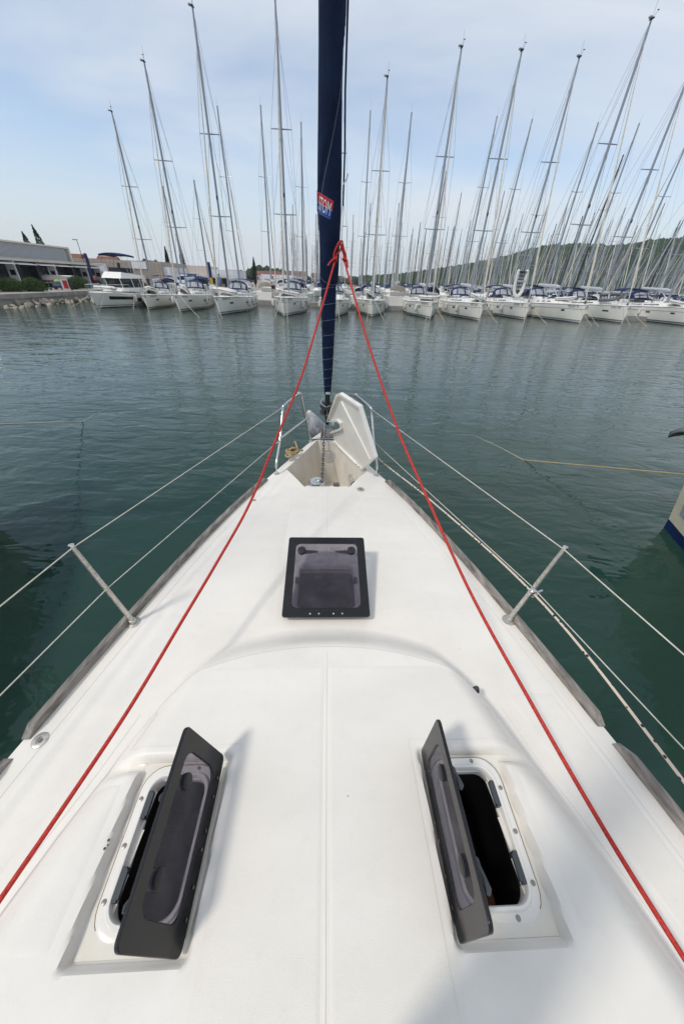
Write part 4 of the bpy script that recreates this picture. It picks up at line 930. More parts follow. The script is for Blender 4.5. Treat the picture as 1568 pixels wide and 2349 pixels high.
# mooring lines from bows down into the water: (boat, stem side, end source px)
ML = [('M', 770, 725, 620, 855), ]
def line(a, b_, lab, sag=.15, r_=.022, name='mooring_line'):
    a, b_ = V(a), V(b_); pts = [a.lerp(b_, u)-V((0, 0, sag*4*u*(1-u))) for u in [k/6 for k in range(7)]]
    return MB().tube(pts, r_, 4).build(name, WROPE, label=lab, cat='rope', group='mooring lines of the front rank')
ends = {'B1': [(650, 1230, 'right'), (597, 1246, 'left')], 'B2': [(727, 1258, 'left'), (807, 1272, 'right')], 'B3': [(889, 1273, 'left')], 'B4': [(1091, 1277, 'left'), (1150, 1295, 'right')], 'B5': [(1360, 1288, 'right')],
        'B6': [(1463, 1290, 'left'), (1540, 1280, 'right')], 'B7': [(1700, 1285, 'left'), (1788, 1291, 'right')], 'B8': [(1912, 1290, 'left'), (1999, 1295, 'right')], 'B9': [(2098, 1290, 'left'), (2197, 1297, 'right')],
        'B10': [(2372, 1303, 'left'), (2402, 1307, 'right')], 'B11': [(2525, 1302, 'left'), (2597, 1306, 'right')]}
for n_, E_ in ends.items():
    r = FRR[n_]
    for x, y, sd_ in E_:
        a = r.matrix_world @ V((-.3 if sd_ == 'left' else .3, .6, 1.6)); e = sat(x, y, 0); e.z = -.15
        line(a, e, 'pale mooring line, %s bow of the %s' % (sd_, PHR[n_]))

# ---------------------------------------------------------------- motor cruiser far left of the rank
MC = empty('motor_cruiser', (-27.75, 42.5, 0), R(-1), label='white flybridge motor cruiser with a navy sunshade, moored by the quay', cat='motor boat')
f = hullfn(9.0, 3.7, 1.5, .8); mb = MB(); lv = [1, .9, .7, .5, .3, .15, .05, 0, -.2]
for s_ in (-1, 1): mb.grid(lambda u, v: f(TS[round(u*14)], sheer(1.45, TS[round(u*14)])*lv[round(v*8)] if lv[round(v*8)] >= 0 else -.3, s_), 14, 8)
mb.grid(lambda u, v: (lambda p: (p.x*(2*u-1), p.y, p.z))(f(1, max(.001, 1.25*v), 1)), 4, 3); h = mb.build('hull', HULLW, MC)
MB().grid(lambda u, v: (lambda p: (p.x*(2*v-1), p.y, p.z+.1*(1-(2*v-1)**2)))(f(TS[round(u*14)], sheer(1.45, TS[round(u*14)]), 1)), 14, 6).build('deck', FWHT, MC)
for s_ in (-1, 1):
    mb = MB(); add_patch(mb, f, .16, .48, .80, 1.12, s_, .02, 8); mb.build('hull_window', GLASSD, h)
    mb = MB(); add_patch(mb, f, .54, .68, .55, .95, s_, .02, 5); mb.build('hull_window', GLASSD, h)
    mb = MB(); add_patch(mb, f, .005, 1, .20, .26, s_, .015, 14); mb.build('hull_stripe', STRIPE, h)
    mb = MB(); add_patch(mb, f, .005, 1, -.1, .07, s_, .012, 14); mb.build('waterline_paint', FOUL, h)
mb = MB(); mb.add([(-1.15, 3.4, 1.5), (1.15, 3.4, 1.5), (1.25, 8.0, 1.45), (-1.25, 8.0, 1.45), (-.95, 4.3, 1.85), (.95, 4.3, 1.85), (1.2, 8.0, 1.85), (-1.2, 8, 1.85)], [(0,1,5,4),(1,2,6,5),(2,3,7,6),(3,0,4,7),(4,5,6,7)]); cb_ = mb.build('cabin_base', FWHT, MC, smooth=False)
mb = MB(); mb.add([(-.95, 4.3, 1.85), (.95, 4.3, 1.85), (1.2, 7.9, 1.85), (-1.2, 7.9, 1.85), (-.85, 4.0, 2.75), (.85, 4.0, 2.75), (1.1, 7.7, 2.75), (-1.1, 7.7, 2.75)], [(0,1,5,4),(1,2,6,5),(2,3,7,6),(3,0,4,7)]); mb.build('wheelhouse_glass', GLASSD, MC, smooth=False)
for x, y in ((-.9, 4.15), (.9, 4.15), (-1.14, 6.1), (1.14, 6.1), (-1.17, 7.8), (1.17, 7.8)):
    mb = MB(); mb.tube([(x*1.02, y+.1, 1.85), (x*.96, y-.1, 2.75)], .05, 4); mb.build('window_pillar', FWHT, MC)
mb = MB(); mb.add([(-1.15, 3.9, 2.75), (1.15, 3.9, 2.75), (1.35, 8.4, 2.75), (-1.35, 8.4, 2.75), (-1.0, 4.5, 3.35), (1.0, 4.5, 3.35), (1.3, 8.2, 3.1), (-1.3, 8.2, 3.1)], [(0,3,2,1),(0,1,5,4),(1,2,6,5),(2,3,7,6),(3,0,4,7),(4,5,6,7)]); mb.build('flybridge', FWHT, MC, smooth=False)
mb = MB(); mb.grid(lambda u, v: (-1.1*cos(pi*u)*1.0, 4.5+(2.4*(1-sin(pi*u))), 3.28+.50*v), 12, 1); mb.build('flybridge_screen', GLASSD, MC)
mb = MB(); mb.grid(lambda u, v: ((2*u-1)*1.25, 4.7+3.0*v, 4.95+.18*(1-(2*u-1)**2)+.06*sin(pi*v)), 10, 4); bi = mb.build('sunshade', CANV, MC); bi.modifiers.new('t', 'SOLIDIFY').thickness = .16
mb = MB()
for s_ in (-1, 1):
    for a, b_ in ((4.8, 5.6), (6.2, 6.2), (7.6, 6.8)): mb.tube([(s_*1.22, a, 4.95), (s_*1.25, b_, 3.3)], .022, 4)
mb.build('sunshade_frame', STEEL, bi)
mb = MB(); prev = None
for s_ in (-1, 1):
    pts = [f(tt, 1.45, s_)+V((-s_*.08, -.1, .72)) for tt in (.0, .04, .12, .22, .34, .48)]; mb.tube(pts, .022, 4)
    for p in pts: mb.tube([p, p-V((0, -.06, .72))], .018, 3)
    for tt in (.7, .85, 1): mb.tube([f(tt, 1.3, s_)+V((-s_*.1, 0, 1.0)), f(tt, 1.3, s_)+V((-s_*.1, 0, 0))], .02, 3)
mb.build('bow_rail', STEEL, MC)
mb = MB(); mb.tube([(.4, 5.3, 3.5), (.4, 5.5, 4.2)], .18, 6); mb.build('helm_seat', BLKR, MC)
o = clone(DIN); bpy.context.view_layer.update(); o.matrix_world = MC.matrix_world @ Matrix.Translation((0, 2.35, 2.05)) @ Matrix.Rotation(R(80), 4, 'Z') @ Matrix.Rotation(pi, 4, 'Y') @ Matrix.Scale(.85, 4); tag(o, 'white dinghy lying upside down on the foredeck of the motor cruiser', 'dinghy')
for tt, w_ in ((.5, 'forward'), (.66, 'after')):
    o = clone(FEN); o.location = MC.matrix_world @ f(tt, .85, 1, .18); tag(o, '%s white fender with blue top on the side of the motor cruiser' % w_, 'fender', 'fenders along the front rank')
o = clone(FEN); o.location = MC.matrix_world @ f(.12, .75, -1, .22); tag(o, 'white fender by the bow of the motor cruiser, on its quay side', 'fender', 'fenders along the front rank')
for (x, y, w_) in ((276, 1232, 'slanting left from the bow of the motor cruiser'), (395, 1245, 'hanging from the stem of the motor cruiser'), (532, 1245, 'at the stern quarter of the motor cruiser')):
    e = sat(x, y, -.1); st_ = MC.matrix_world @ V({276: (-.5, .5, 1.5), 395: (.6, .8, 1.4), 532: (1.5, 5.2, 1.3)}[x]); line(st_, e, 'pale mooring line '+w_)

bpy.context.view_layer.update()
# ---------------------------------------------------------------- pontoons and the ranks behind
PONT = mat('pontoon_grey', (.36, .34, .31), .85, var=.2, vscale=1)
for k, (yc, x0, x1, lb_) in enumerate(((60.2, -33, 62, 'nearest grey floating pontoon behind the front rank of yachts'), (107, -24, 125, 'second grey pontoon, between the ranks of masts'), (155, -26, 180, 'third grey pontoon, far among the masts'), (205, -30, 240, 'farthest grey pontoon beyond all the ranks'))):
    MB().box(((x0+x1)/2, yc, .25), (x1-x0, 2.3, .7)).build('pontoon', PONT, smooth=False, label=lb_, cat='pontoon')
def far_proto(kind):
    r = empty('moored_yacht'); L = 12.5+kind; f = hullfn(L, 4.0, 1.5); mb = MB(); ts = [0, .03, .1, .2, .35, .6, 1.]; lv = [1, .5, 0]
    for s_ in (-1, 1): mb.grid(lambda u, v: f(ts[round(u*6)], 1.5*lv[round(v*2)], s_), 6, 2)
    mb.grid(lambda u, v: (lambda p: (p.x*(2*u-1), p.y, p.z))(f(1, max(.001, 1.5*v), 1)), 2, 1)
    mb.grid(lambda u, v: (lambda p: (p.x*(2*v-1), p.y, p.z))(f(ts[round(u*6)], 1.5, 1)), 6, 2); mb.build('hull', HULLW, r)
    mb = MB()
    for s_ in (-1, 1): mb.grid(lambda u, v: f(.01+.98*u, .18+.10*v, s_, .015), 5, 1)
    mb.build('boot_stripe', STRIPE, r)
    mb = MB(); mb.add([(-.7, 3, 1.5), (.7, 3, 1.5), (1.2, 8.6, 1.5), (-1.2, 8.6, 1.5), (-.5, 4.2, 2), (.5, 4.2, 2), (1, 8.6, 2), (-1, 8.6, 2)], [(0,1,5,4),(1,2,6,5),(2,3,7,6),(3,0,4,7),(4,5,6,7)]); mb.build('coachroof', FWHT, r, smooth=False)
    mb = MB(); mb.grid(lambda u, v: (-1.2*cos(pi*u), 8.2+1.2*v, 1.9+(.3+.6*v)*sin(pi*u)**.6), 8, 2); mb.build('sprayhood', CANV if kind != 1 else SAILC, r)
    mb = MB(); mb.grid(lambda u, v: ((2*u-1)*1.4, 10+2*v, 2.95+.2*(1-(2*u-1)**2)), 6, 1); mb.build('bimini', CANV, r)
    H = 17.0; my = 4.9; mb = MB(); mb.tube([(0, 0, 0), (0, 0, H)], [.15, .10], 5)
    mo = mb.build('mast', BLKM if kind == 3 else ALU, r); mo.location = (0, my, 1.9)
    for fz, hw in ((.36, 1.1), (.66, .9)): MB().tube([(-hw, .2, H*fz), (0, 0, H*fz-.04), (hw, .2, H*fz)], .04, 3).build('spreader', ALU, mo)
    mb = MB()
    for s_ in (-1, 1):
        mb.tube([(s_*1.5, .2, -.4), (s_*1.1, .2, H*.36), (s_*.9, .2, H*.66), (0, 0, H*.95)], .014, 3); mb.tube([(s_*1.1, .2, H*.36), (0, 0, H*.66)], .012, 3)
    mb.tube([(0, 0, H), (0, 7.4, -.4)], .012, 3); mb.tube([(0, 0, H), (0, .0, H+.7)], .012, 3); mb.build('rigging', RIG, mo)
    mb = MB(); b0 = V((0, -4.5, -.3)); tp = V((0, 0, H*.96)); mb.tube([b0, b0.lerp(tp, .1), b0.lerp(tp, .6), tp], [.03, .1, .075, .015], 5); mb.build('furled_jib', SAILC if kind != 2 else ALUL, mo)
    mb = MB(); mb.tube([(0, my+.2, 3.05), (0, my+4.6, 3.2)], .15, 5); mb.build('boom', ALUL if kind != 2 else CANV, r)
    return r
FP = [tree_of(far_proto(k)) for k in range(4)]
rr = random.Random(11)
def far_yacht(x, y, bow_out, top, lab, grp, kd=None):
    o = clone(FP[rr.choice([0, 0, 0, 1, 1, 2, 2, 3]) if kd is None else kd]); o.location = (x, y, 0); s_ = rr.uniform(.92, 1.1); o.scale = (s_, s_, s_)
    o.rotation_euler = (R(rr.uniform(-.4, .4)), R(rr.uniform(-1.0, 1.0)), (0 if bow_out else pi)+R(rr.uniform(-2, 2)))
    for c in kids_fast(o):
        if c.name.startswith('mast'): c.scale = (1, 1, (top/s_-1.9)/17)
    tag(o, lab, 'sailing yacht', grp); return o
def kids_fast(o): return KF.get(o.name, [])
KF = {}
def clone(tr, parent=None):
    o, ch = tr; c = o.copy(); C.objects.link(c); c.parent = parent; KF[c.name] = [clone(x, c) for x in ch]; return c
R2 = [(502, 240, 'leftmost tall mast'), (592, 238, 'mast just left of the tallest central mast'), (686, 278, 'mast nearest left of the furled sail'),
      (855, 248, 'mast nearest right of the red knots'), (945, 258, 'second mast right of the red knots'), (1145, 262, 'mast left of yacht 1075 VD'),
      (1218, 268, 'mast right of yacht 1075 VD'), (1375, 278, 'mast left of the tallest right-hand mast'), (1470, 280, 'mast right of the tallest right-hand mast')]
for k, (x, y, lb_) in enumerate(R2):
    p = atY(x, y, 69.5); far_yacht(p.x, 69.5+5.2, False, p.z, 'second-rank white yacht, its '+lb_, 'yachts stern-to in the second rank', k % 3 if k != 7 else 0)
for x, tp, lb_ in ((-24.5, 15.2, 'low-masted yacht behind yacht 1179 VD'), (-29.5, 14.4, 'leftmost low-masted yacht of the second rank'), (13, 17.2, 'low-masted yacht behind the yacht with the crosswise dinghy'), (28.3, 18.5, 'low-masted yacht behind the yacht with the upended dinghy'), (46, 22.5, 'second-rank yacht third from the right edge'), (52, 21., 'second-rank yacht second from the right edge'), (58, 21, 'second-rank yacht nearest the right edge')):
    far_yacht(x, 74.7, False, tp, lb_, 'yachts stern-to in the second rank')
for row, (yc, x0, x1, out, zlo, zhi) in enumerate(((92, -20, 98, True, 14, 20.5), (122, -21, 122, False, 14.5, 20.5), (140, -22, 145, True, 15, 21), (171, -25, 172, False, 15, 22), (189, -28, 190, True, 15, 22), (221, -30, 215, False, 15, 23))):
    x = x0+rr.random()*3; k = 0
    while x < x1:
        if rr.random() < (.9 if row < 3 else .92):
            top = rr.uniform(zlo, zhi)*(1.12 if rr.random() < .12 else 1); kd_ = rr.choice([0, 0, 0, 1, 1, 2, 2, 3])
            far_yacht(x, yc, out, top, 'white yacht with '+['silver mast and navy sprayhood', 'silver mast and cream sprayhood', 'navy boom cover', 'black mast'][kd_]+' in the '+['third', 'fourth', 'fifth', 'sixth', 'seventh', 'last'][row]+' rank', 'yachts in the '+['third', 'fourth', 'fifth', 'sixth', 'seventh', 'last'][row]+' rank, '+['navy sprayhoods', 'cream sprayhoods', 'navy boom covers', 'black masts'][kd_], kd_)
        x += rr.uniform(4.0, 5.1)
# black-masted big yacht on the right
far_yacht(atY(1330, 600, 80).x, 84.5, False, 22, 'white sailing yacht with a raking black mast, right of centre', 'black-masted yacht', 3)

HZ = bpy.data.materials.new('harbour_haze'); HZ.use_nodes = True; t = HZ.node_tree; t.nodes.clear()
o_ = nd(t, 'ShaderNodeOutputMaterial'); pv = nd(t, 'ShaderNodeVolumePrincipled'); pv.inputs['Color'].default_value = (.90, .94, 1, 1); pv.inputs['Density'].default_value = .0002; pv.inputs['Anisotropy'].default_value = .2
t.links.new(pv.outputs[0], o_.inputs['Volume'])
MB().box((100, 480, 38), (2400, 1120, 80)).build('haze', HZ, smooth=False, kind='stuff', label='thin summer haze over the whole harbour')
# ---------------------------------------------------------------- neighbours beside the foreground yacht
def neighbour(x, y, rz, lab, cream=True):
    r = empty('sailing_yacht', (x, y, 0), rz, label=lab, cat='sailing yacht'); f = hullfn(12.5, 4.1, 1.55, .32)
    CR = mat('aged_cream_hull', (.66, .60, .44), .3, var=.16, vscale=3)
    mb = MB(); lv = [1, .97, .8, .6, .4, .22, .1, 0, -.2]
    for s_ in (-1, 1): mb.grid(lambda u, v: f(TS[round(u*14)], sheer(1.55, TS[round(u*14)])*lv[round(v*8)] if lv[round(v*8)] >= 0 else -.4, s_), 14, 8)
    h = mb.build('hull', CR, r)
    mb = MB(); mb.grid(lambda u, v: (lambda p: (p.x*(2*v-1), p.y, p.z+.04*(1-(2*v-1)**2)))(f(TS[round(u*14)], sheer(1.55, TS[round(u*14)]), 1)), 14, 6); mb.build('deck', GELP, r)
    mb = MB()
    for s_ in (-1, 1): add_patch(mb, f, .001, 1, -.2, .17, s_, .01, 20)
    mb.build('boot_stripe', ANTIB, h)
    mb = MB()
    for s_ in (-1, 1): add_patch(mb, f, .0, .035, 1.05, 1.5, s_, .012, 4)
    mb.build('stem_guard', BLKR, h)
    for s_ in (-1, 1):
        for a in (.018, .045):
            mb = MB(); add_patch(mb, f, a, a+.016, .40, .60, s_, .014, 3); mb.build('tape_patch', mat('grey_tape', (.33, .34, .36), .5, var=.3, vscale=20), h)
    a_ = empty('stem_fitting'); a_.parent = r
    mb = MB(); mb.tube([(0, .6, 1.62), (0, -.35, 1.66)], .03, 6); mb.build('anchor_shank', GALV, a_)
    mtx = Matrix.Translation((.10, -.38, 1.74)) @ Matrix.Rotation(pi, 4, 'Z') @ Matrix.Rotation(R(-12), 4, 'X'); m3 = MB(); m3.M = mtx
    m3.grid(lambda u, v: ((2*u-1)*max(.01, .25*(1-v**2.2)), -.15+.62*v, -.10*abs(2*u-1)-.18*v*v), 12, 10); o3 = m3.build('anchor_fluke', mat('dark_galvanised', (.15, .155, .16), .5, metal=.4, var=.4, vscale=9), a_); q_ = o3.modifiers.new('t', 'SOLIDIFY'); q_.thickness = .02
    mb = MB()
    for s_ in (-1, 1): mb.tube([(s_*.6, 1.3, 1.5), (s_*.5, 1.1, 2.15), (s_*.25, .2, 2.2), (s_*.2, .15, 1.5)], .0125, 6)
    mb.build('pulpit', STEEL, r)
    mb = MB(); mb.tube([(0, 4.8, 1.7), (0, 4.8, 17)], [.11, .08], 10); mb.build('mast', ALU, r)
    mb = MB(); mb.tube([(0, .35, 1.7), (0, .9, 3.2), (0, 4.75, 16)], [.05, .1, .04], 8); mb.build('furled_jib', SAILC, r)
    mb = MB(); mb.add([(-.6, 2.6, 1.55), (.6, 2.6, 1.55), (1.2, 9, 1.5), (-1.2, 9, 1.5), (-.45, 3.4, 1.9), (.45, 3.4, 1.9), (1, 9, 1.95), (-1, 9, 1.95)], [(0,1,5,4),(1,2,6,5),(2,3,7,6),(3,0,4,7),(4,5,6,7)]); mb.build('coachroof', GELP, r, smooth=False)
    return r
neighbour(5.73, 4.88, pi+R(3), 'cream-hulled yacht with blue waterline stripe and dark anchor poking in at the right edge')
neighbour(-5.75, 4.3, pi+R(5), 'cream-hulled yacht moored to the left of the foreground yacht, just out of frame')
a = at(1200, 1055, 0); e_ = V((6.0, 5.25, 1.25))
d_ = ray(1568, 1088); e_ = V((0, 0, CAMZ))+d_*(5.35/d_.y)
o = MB().tube([a+(e_-a)*u for u in [k/8*1.02 for k in range(9)]], .0125, 8).build('mooring_rope', TAN, label='tan twisted mooring rope running to the yacht at the right edge', cat='rope')
p2 = at(1090, 1000, .002); MB().tube([a+V((0, 0, -.002)), a.lerp(p2, .5)+V((.05, 0, 0)), p2], [.010, .006, .003], 6).build('floating_end', WROPE, o)
a = at(190, 967, 0); d_ = ray(0, 973); e_ = V((0, 0, CAMZ))+d_*(5.0/d_.y)
o = MB().tube([a+(e_-a)*u for u in [k/8*1.3 for k in range(9)]], .012, 8).build('mooring_rope', WROPE, label='pale mooring rope entering the water at the left edge', cat='rope')
p2 = at(243, 938, .002); MB().tube([a+V((0, 0, -.002)), a.lerp(p2, .5)+V((-.04, 0, 0)), p2], [.010, .006, .003], 6).build('floating_end', WROPE, o)

# ================================================================ LAND LEFT: shops, brick hall, hedges, vehicles, houses, trees
CRM = mat('cream_render', (.66, .61, .52), .8, var=.12, vscale=.6); LOUV = mat('louvre_grey', (.62, .64, .67), .5); BRK = mat('tan_cladding', (.40, .34, .285), .85, var=.2, vscale=1.5)
GLS = mat('shop_glass', (.03, .035, .04), .08); WPAN = mat('white_panel', (.70, .70, .70), .5); YEL = mat('yellow_banner', (.62, .38, .03), .6); BLKB = mat('black_banner', (.012, .014, .02), .5)
SH = empty('shop_building', (-48.5, 58, 1.06), label='long low shop building with slatted upper storey and glazed fronts, far left', cat='building')
def shp(name, c, d, m_): return MB().box((c[0]+48.5, c[1]-58, c[2]-1.06), d).build(name, m_, SH, smooth=False)
shp('wall', (-52.65, 56, 2.6), (12.7, 36, 3.1), CRM)
shp('canopy', (-47.7, 56, 4.27), (5.2, 36.4, .32), CRM)
shp('upper_storey', (-55, 56, 5.4), (9.2, 35.2, 1.96), mat('louvre_backing', (.26, .28, .30), .7)); shp('end_pier', (-54.9, 73.75, 5.4), (9.7, .35, 1.96), CRM); shp('parapet', (-54.9, 56, 6.47), (9.8, 35.6, .22), CRM)
for k in range(13): shp('louvre_slat', (-50.28, 55.6, 4.62+k*.135), (.14, 34.2, .065), LOUV)
rs = random.Random(5)
yy = 40
while yy < 73:
    w = 3.2; wd = shp('shop_window', (-46.23, yy+w/2, 2.5), (.08, w-.2, 2.7), GLS)
    for q_ in (0, 1/3, 2/3, 1): MB().box((-46.16+48.5, yy+.1+q_*(w-.2)-58, 1.44), (.08, .07, 2.7)).build('mullion', BLKB, wd, smooth=False)
    pm = rs.choice([WPAN, BLKB, WPAN, WPAN]); pn = shp('sign_panel', (-45.7, yy+w+.25, 2.55), (1.2, .16, 2.95), pm)
    if pm is BLKB: MB().box((-45.7+48.5, yy+w+.16-58, .45), (1.0, .03, .9)).build('banner_print', YEL, pn, smooth=False)
    if pm is WPAN: MB().box((-45.65+48.5, yy+w+.16-58, 1.75), (.7, .03, .6)).build('banner_print', BLKB, pn, smooth=False)
    aw = MB().add([(-46.2+48.5, yy-58, 2.95), (-46.2+48.5, yy+w-58, 2.95), (-44.6+48.5, yy+w-58, 2.65), (-44.6+48.5, yy-58, 2.65), (-46.2+48.5, yy-58, 3.01), (-46.2+48.5, yy+w-58, 3.01), (-44.6+48.5, yy+w-58, 2.71), (-44.6+48.5, yy-58, 2.71)], [(0,3,2,1),(4,5,6,7),(2,3,7,6),(0,1,5,4),(1,2,6,5),(0,4,7,3)]).build('awning', WPAN, SH, smooth=False)
    yy += w+.5
BK = empty('brick_hall', (-47, 84, 1.04), label='tan brick-clad hall behind the shops with a white roof light', cat='building')
MB().box((0, 2, 2.1), (19.6, 12, 4.2)).build('wall', BRK, BK, smooth=False)
for r_ in range(10):
    for c_ in range(24):
        MB_ = None
blk = MB().box((0, 0, 0), (.76, .05, .36)).mesh('cladding_panel', BRK, False)
for r_ in range(10):
    for c_ in range(24): inst(blk, 'cladding_panel', BK, (-9.4+c_*.8+(.1 if r_ % 2 else 0), -4.03+.012*((r_*7+c_*3) % 3), .25+r_*.40))
MB().box((-2.2, -4.08, 2.9), (2.6, .1, 1.3)).build('vent_louvre', LOUV, BK, smooth=False); MB().box((5.6, -4.1, 3.5), (2.8, .16, 1.1)).build('roof_light', WPAN, BK, smooth=False)
MB().box((10.4, 1, 1.7), (1.6, 9, 3.4)).build('white_annex', WPAN, BK, smooth=False)
BB = empty('beige_building', (-38.4, 112, 1.04), label='low beige building with a slatted grey wing, behind the masts on the left', cat='building')
MB().box((-4, 1, 2.2), (8.5, 8, 4.3)).build('wall', mat('beige_render', (.60, .53, .45), .8), BB, smooth=False); MB().box((4.2, 1, 1.9), (8, 7, 3.6)).build('slatted_wing', LOUV, BB, smooth=False)
MB().box((0, -3.2, 1.2), (15, .1, 1.2)).build('window_band', GLASSD, BB, smooth=False); MB().box((-1, -3.4, 2.2), (17, 1.0, .25)).build('canopy', CRM, BB, smooth=False)
MB().box((-21, 118, 2.6), (9, 7, 3.2)).build('white_shed', WPAN, smooth=False, label='small white shed right of the beige building', cat='building')
ROOF = mat('red_roof_tiles', (.21, .09, .06), .85, var=.3, vscale=2); HW = mat('house_wall', (.50, .46, .41), .85)
def house(x, y, w, d, h, rz, lab, grp=None, z=1.04):
    r = empty('house', (x, y, z), rz, label=lab, cat='house', group=grp)
    MB().box((0, 0, h/2), (w, d, h)).build('wall', HW, r, smooth=False)
    MB().add([(-w/2-.3, -d/2-.3, h), (w/2+.3, -d/2-.3, h), (w/2+.3, d/2+.3, h), (-w/2-.3, d/2+.3, h), (-w/2-.3, 0, h+d*.28), (w/2+.3, 0, h+d*.28)], [(0,1,5,4),(2,3,4,5),(0,4,3),(1,2,5),(0,3,2,1)]).build('roof', ROOF, r, smooth=False)
    for k in range(max(1, int(w/3))):
        MB().box((-w/2+1.5+k*3, -d/2-.02, h*.55), (.9, .06, 1.1)).build('window', GLASSD, r, smooth=False)
house(-80.5, 118, 7, 6, 4.4, .1, 'red-roofed house showing above the end of the shop building'); house(-77.5, 122, 6, 6, 3.6, -.1, 'smaller red-roofed house just right of the first one'); house(-73, 124, 5, 6, 4.3, .2, 'pale gabled house above the brick hall')
hr = random.Random(4)
for k in range(8): house(-84+k*9+hr.uniform(-2, 2), 240+hr.uniform(-20, 25), hr.uniform(6, 9), 7, hr.uniform(2.5, 4.2), hr.uniform(-.3, .3), 'small red-roofed house on the far shore behind the beige building', 'houses on the far shore, left', 1.04)
for k in range(10): house(-70+k*21+hr.uniform(-6, 6), 345+hr.uniform(0, 25), hr.uniform(6, 9), 8, hr.uniform(2.2, 4.2), hr.uniform(-.3, .3), 'tiny red-roofed house on the horizon behind the forest of masts', 'houses on the horizon', 1.2)
# leaves: cypress trees and hedges
LEAF = mat('hedge_leaf', (.10, .16, .045), .8, var=.6, vscale=3, spec=.2, col2=(.02, .04, .012)); CYP = mat('cypress_leaf', (.022, .04, .018), .9, var=.5, vscale=2); BARK = mat('bark', (.09, .06, .04), .9)
def leafball(fn, n, s_, rn):
    vs, fs = [], []
    for k in range(n):
        p = V(fn(rn)); a = V((rn.uniform(-1, 1), rn.uniform(-1, 1), rn.uniform(-1, 1))).normalized(); b_ = a.orthogonal().normalized()*s_*rn.uniform(.6, 1.3); c_ = a.cross(b_).normalized()*s_*rn.uniform(.4, 1)
        o = len(vs); vs += [p-b_, p-c_*.6, p+b_, p+c_*.6]; fs.append((o, o+1, o+2, o+3))
    return vs, fs
def cypress(x, y, z, h, w, lean, lab):
    r = empty('cypress_tree', (x, y, z), 0, label=lab, cat='tree'); rn = random.Random(int(x*10)); r.rotation_euler = (0, R(lean), 0)
    def fn(q_):
        u = q_.random(); a = q_.random()*2*pi; rad = w*(sin(pi*min(1, u*1.02+.02))**.6)*(1-.5*u)*q_.uniform(.5, 1)*(1+.35*noise.noise(V((cos(a)*2, sin(a)*2, u*7)))); return (rad*cos(a), rad*sin(a), .6+u*(h-.6))
    vs, fs = leafball(fn, 2200, .16, rn); MB().add(vs, fs).build('crown', CYP, r, smooth=False); MB().tube([(0, 0, -.3), (0, 0, h*.7)], [.16, .05], 6).build('trunk', BARK, r)
cypress(-62.3, 85, 1.04, 9.4, .85*1.3, -7, 'tall dark cypress, rightmost of the three above the shop roof'); cypress(-64.8, 85, 1.04, 8.3, 1.3, -8, 'ragged wind-bent cypress in the middle above the shop roof'); cypress(-70.5, 85, 1.04, 6.6, .8, -6, 'cypress tip barely showing above the shop roof, leftmost of three')
for x, h, lb_ in ((-41.0, 8.6, 'dark cypress rising left of the beige building'), (-44.6, 7.6, 'shorter cypress left of the beige building'), (-29.0, 7.2, 'slim cypress rising right of the slatted grey wing')): cypress(x, 100 if x < -40 else 122, 1.04, h, .8, 0, lb_)
def hedge(x, y, w, h, lab):
    r = empty('hedge_bush', (x, y, 1.06), label=lab, cat='bush', group='round clipped bushes on the quay'); rn = random.Random(int(y*7))
    def fn(q_):
        a = q_.random()*2*pi; ph = math.acos(q_.uniform(-.25, 1)); k = q_.uniform(.82, 1.03)*(1+.10*noise.noise(V((cos(a)*2, sin(a)*2, ph*2+y)))); return (w*k*sin(ph)*cos(a), w*1.15*k*sin(ph)*sin(a), h*.25+h*.75*k*cos(ph))
    vs, fs = leafball(fn, 3200, .075, rn); MB().add(vs, fs).build('foliage', LEAF, r, smooth=False)
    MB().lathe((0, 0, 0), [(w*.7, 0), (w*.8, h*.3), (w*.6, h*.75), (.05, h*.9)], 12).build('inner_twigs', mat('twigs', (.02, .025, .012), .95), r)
for (px_, py_, w, h, lb_) in ((48, 1163, 1.35, 1.35, 'round green bush nearest the left edge'), (142, 1163, 1.2, 1.4, 'round green bush second from the left edge'), (318, 1155, 1.5, 1.6, 'round green bush just left of the motor cruiser rail'), (378, 1143, 1.2, 1.2, 'small round bush behind the bow of the motor cruiser'), (555, 1148, 1.4, 1.2, 'round bush between the motor cruiser and the first sailing yacht'), (605, 1143, 1.0, 1.1, 'last low bush behind the first sailing yacht')):
    p = sat(px_, py_, 1.1); hedge(p.x, p.y, w, h, lb_)
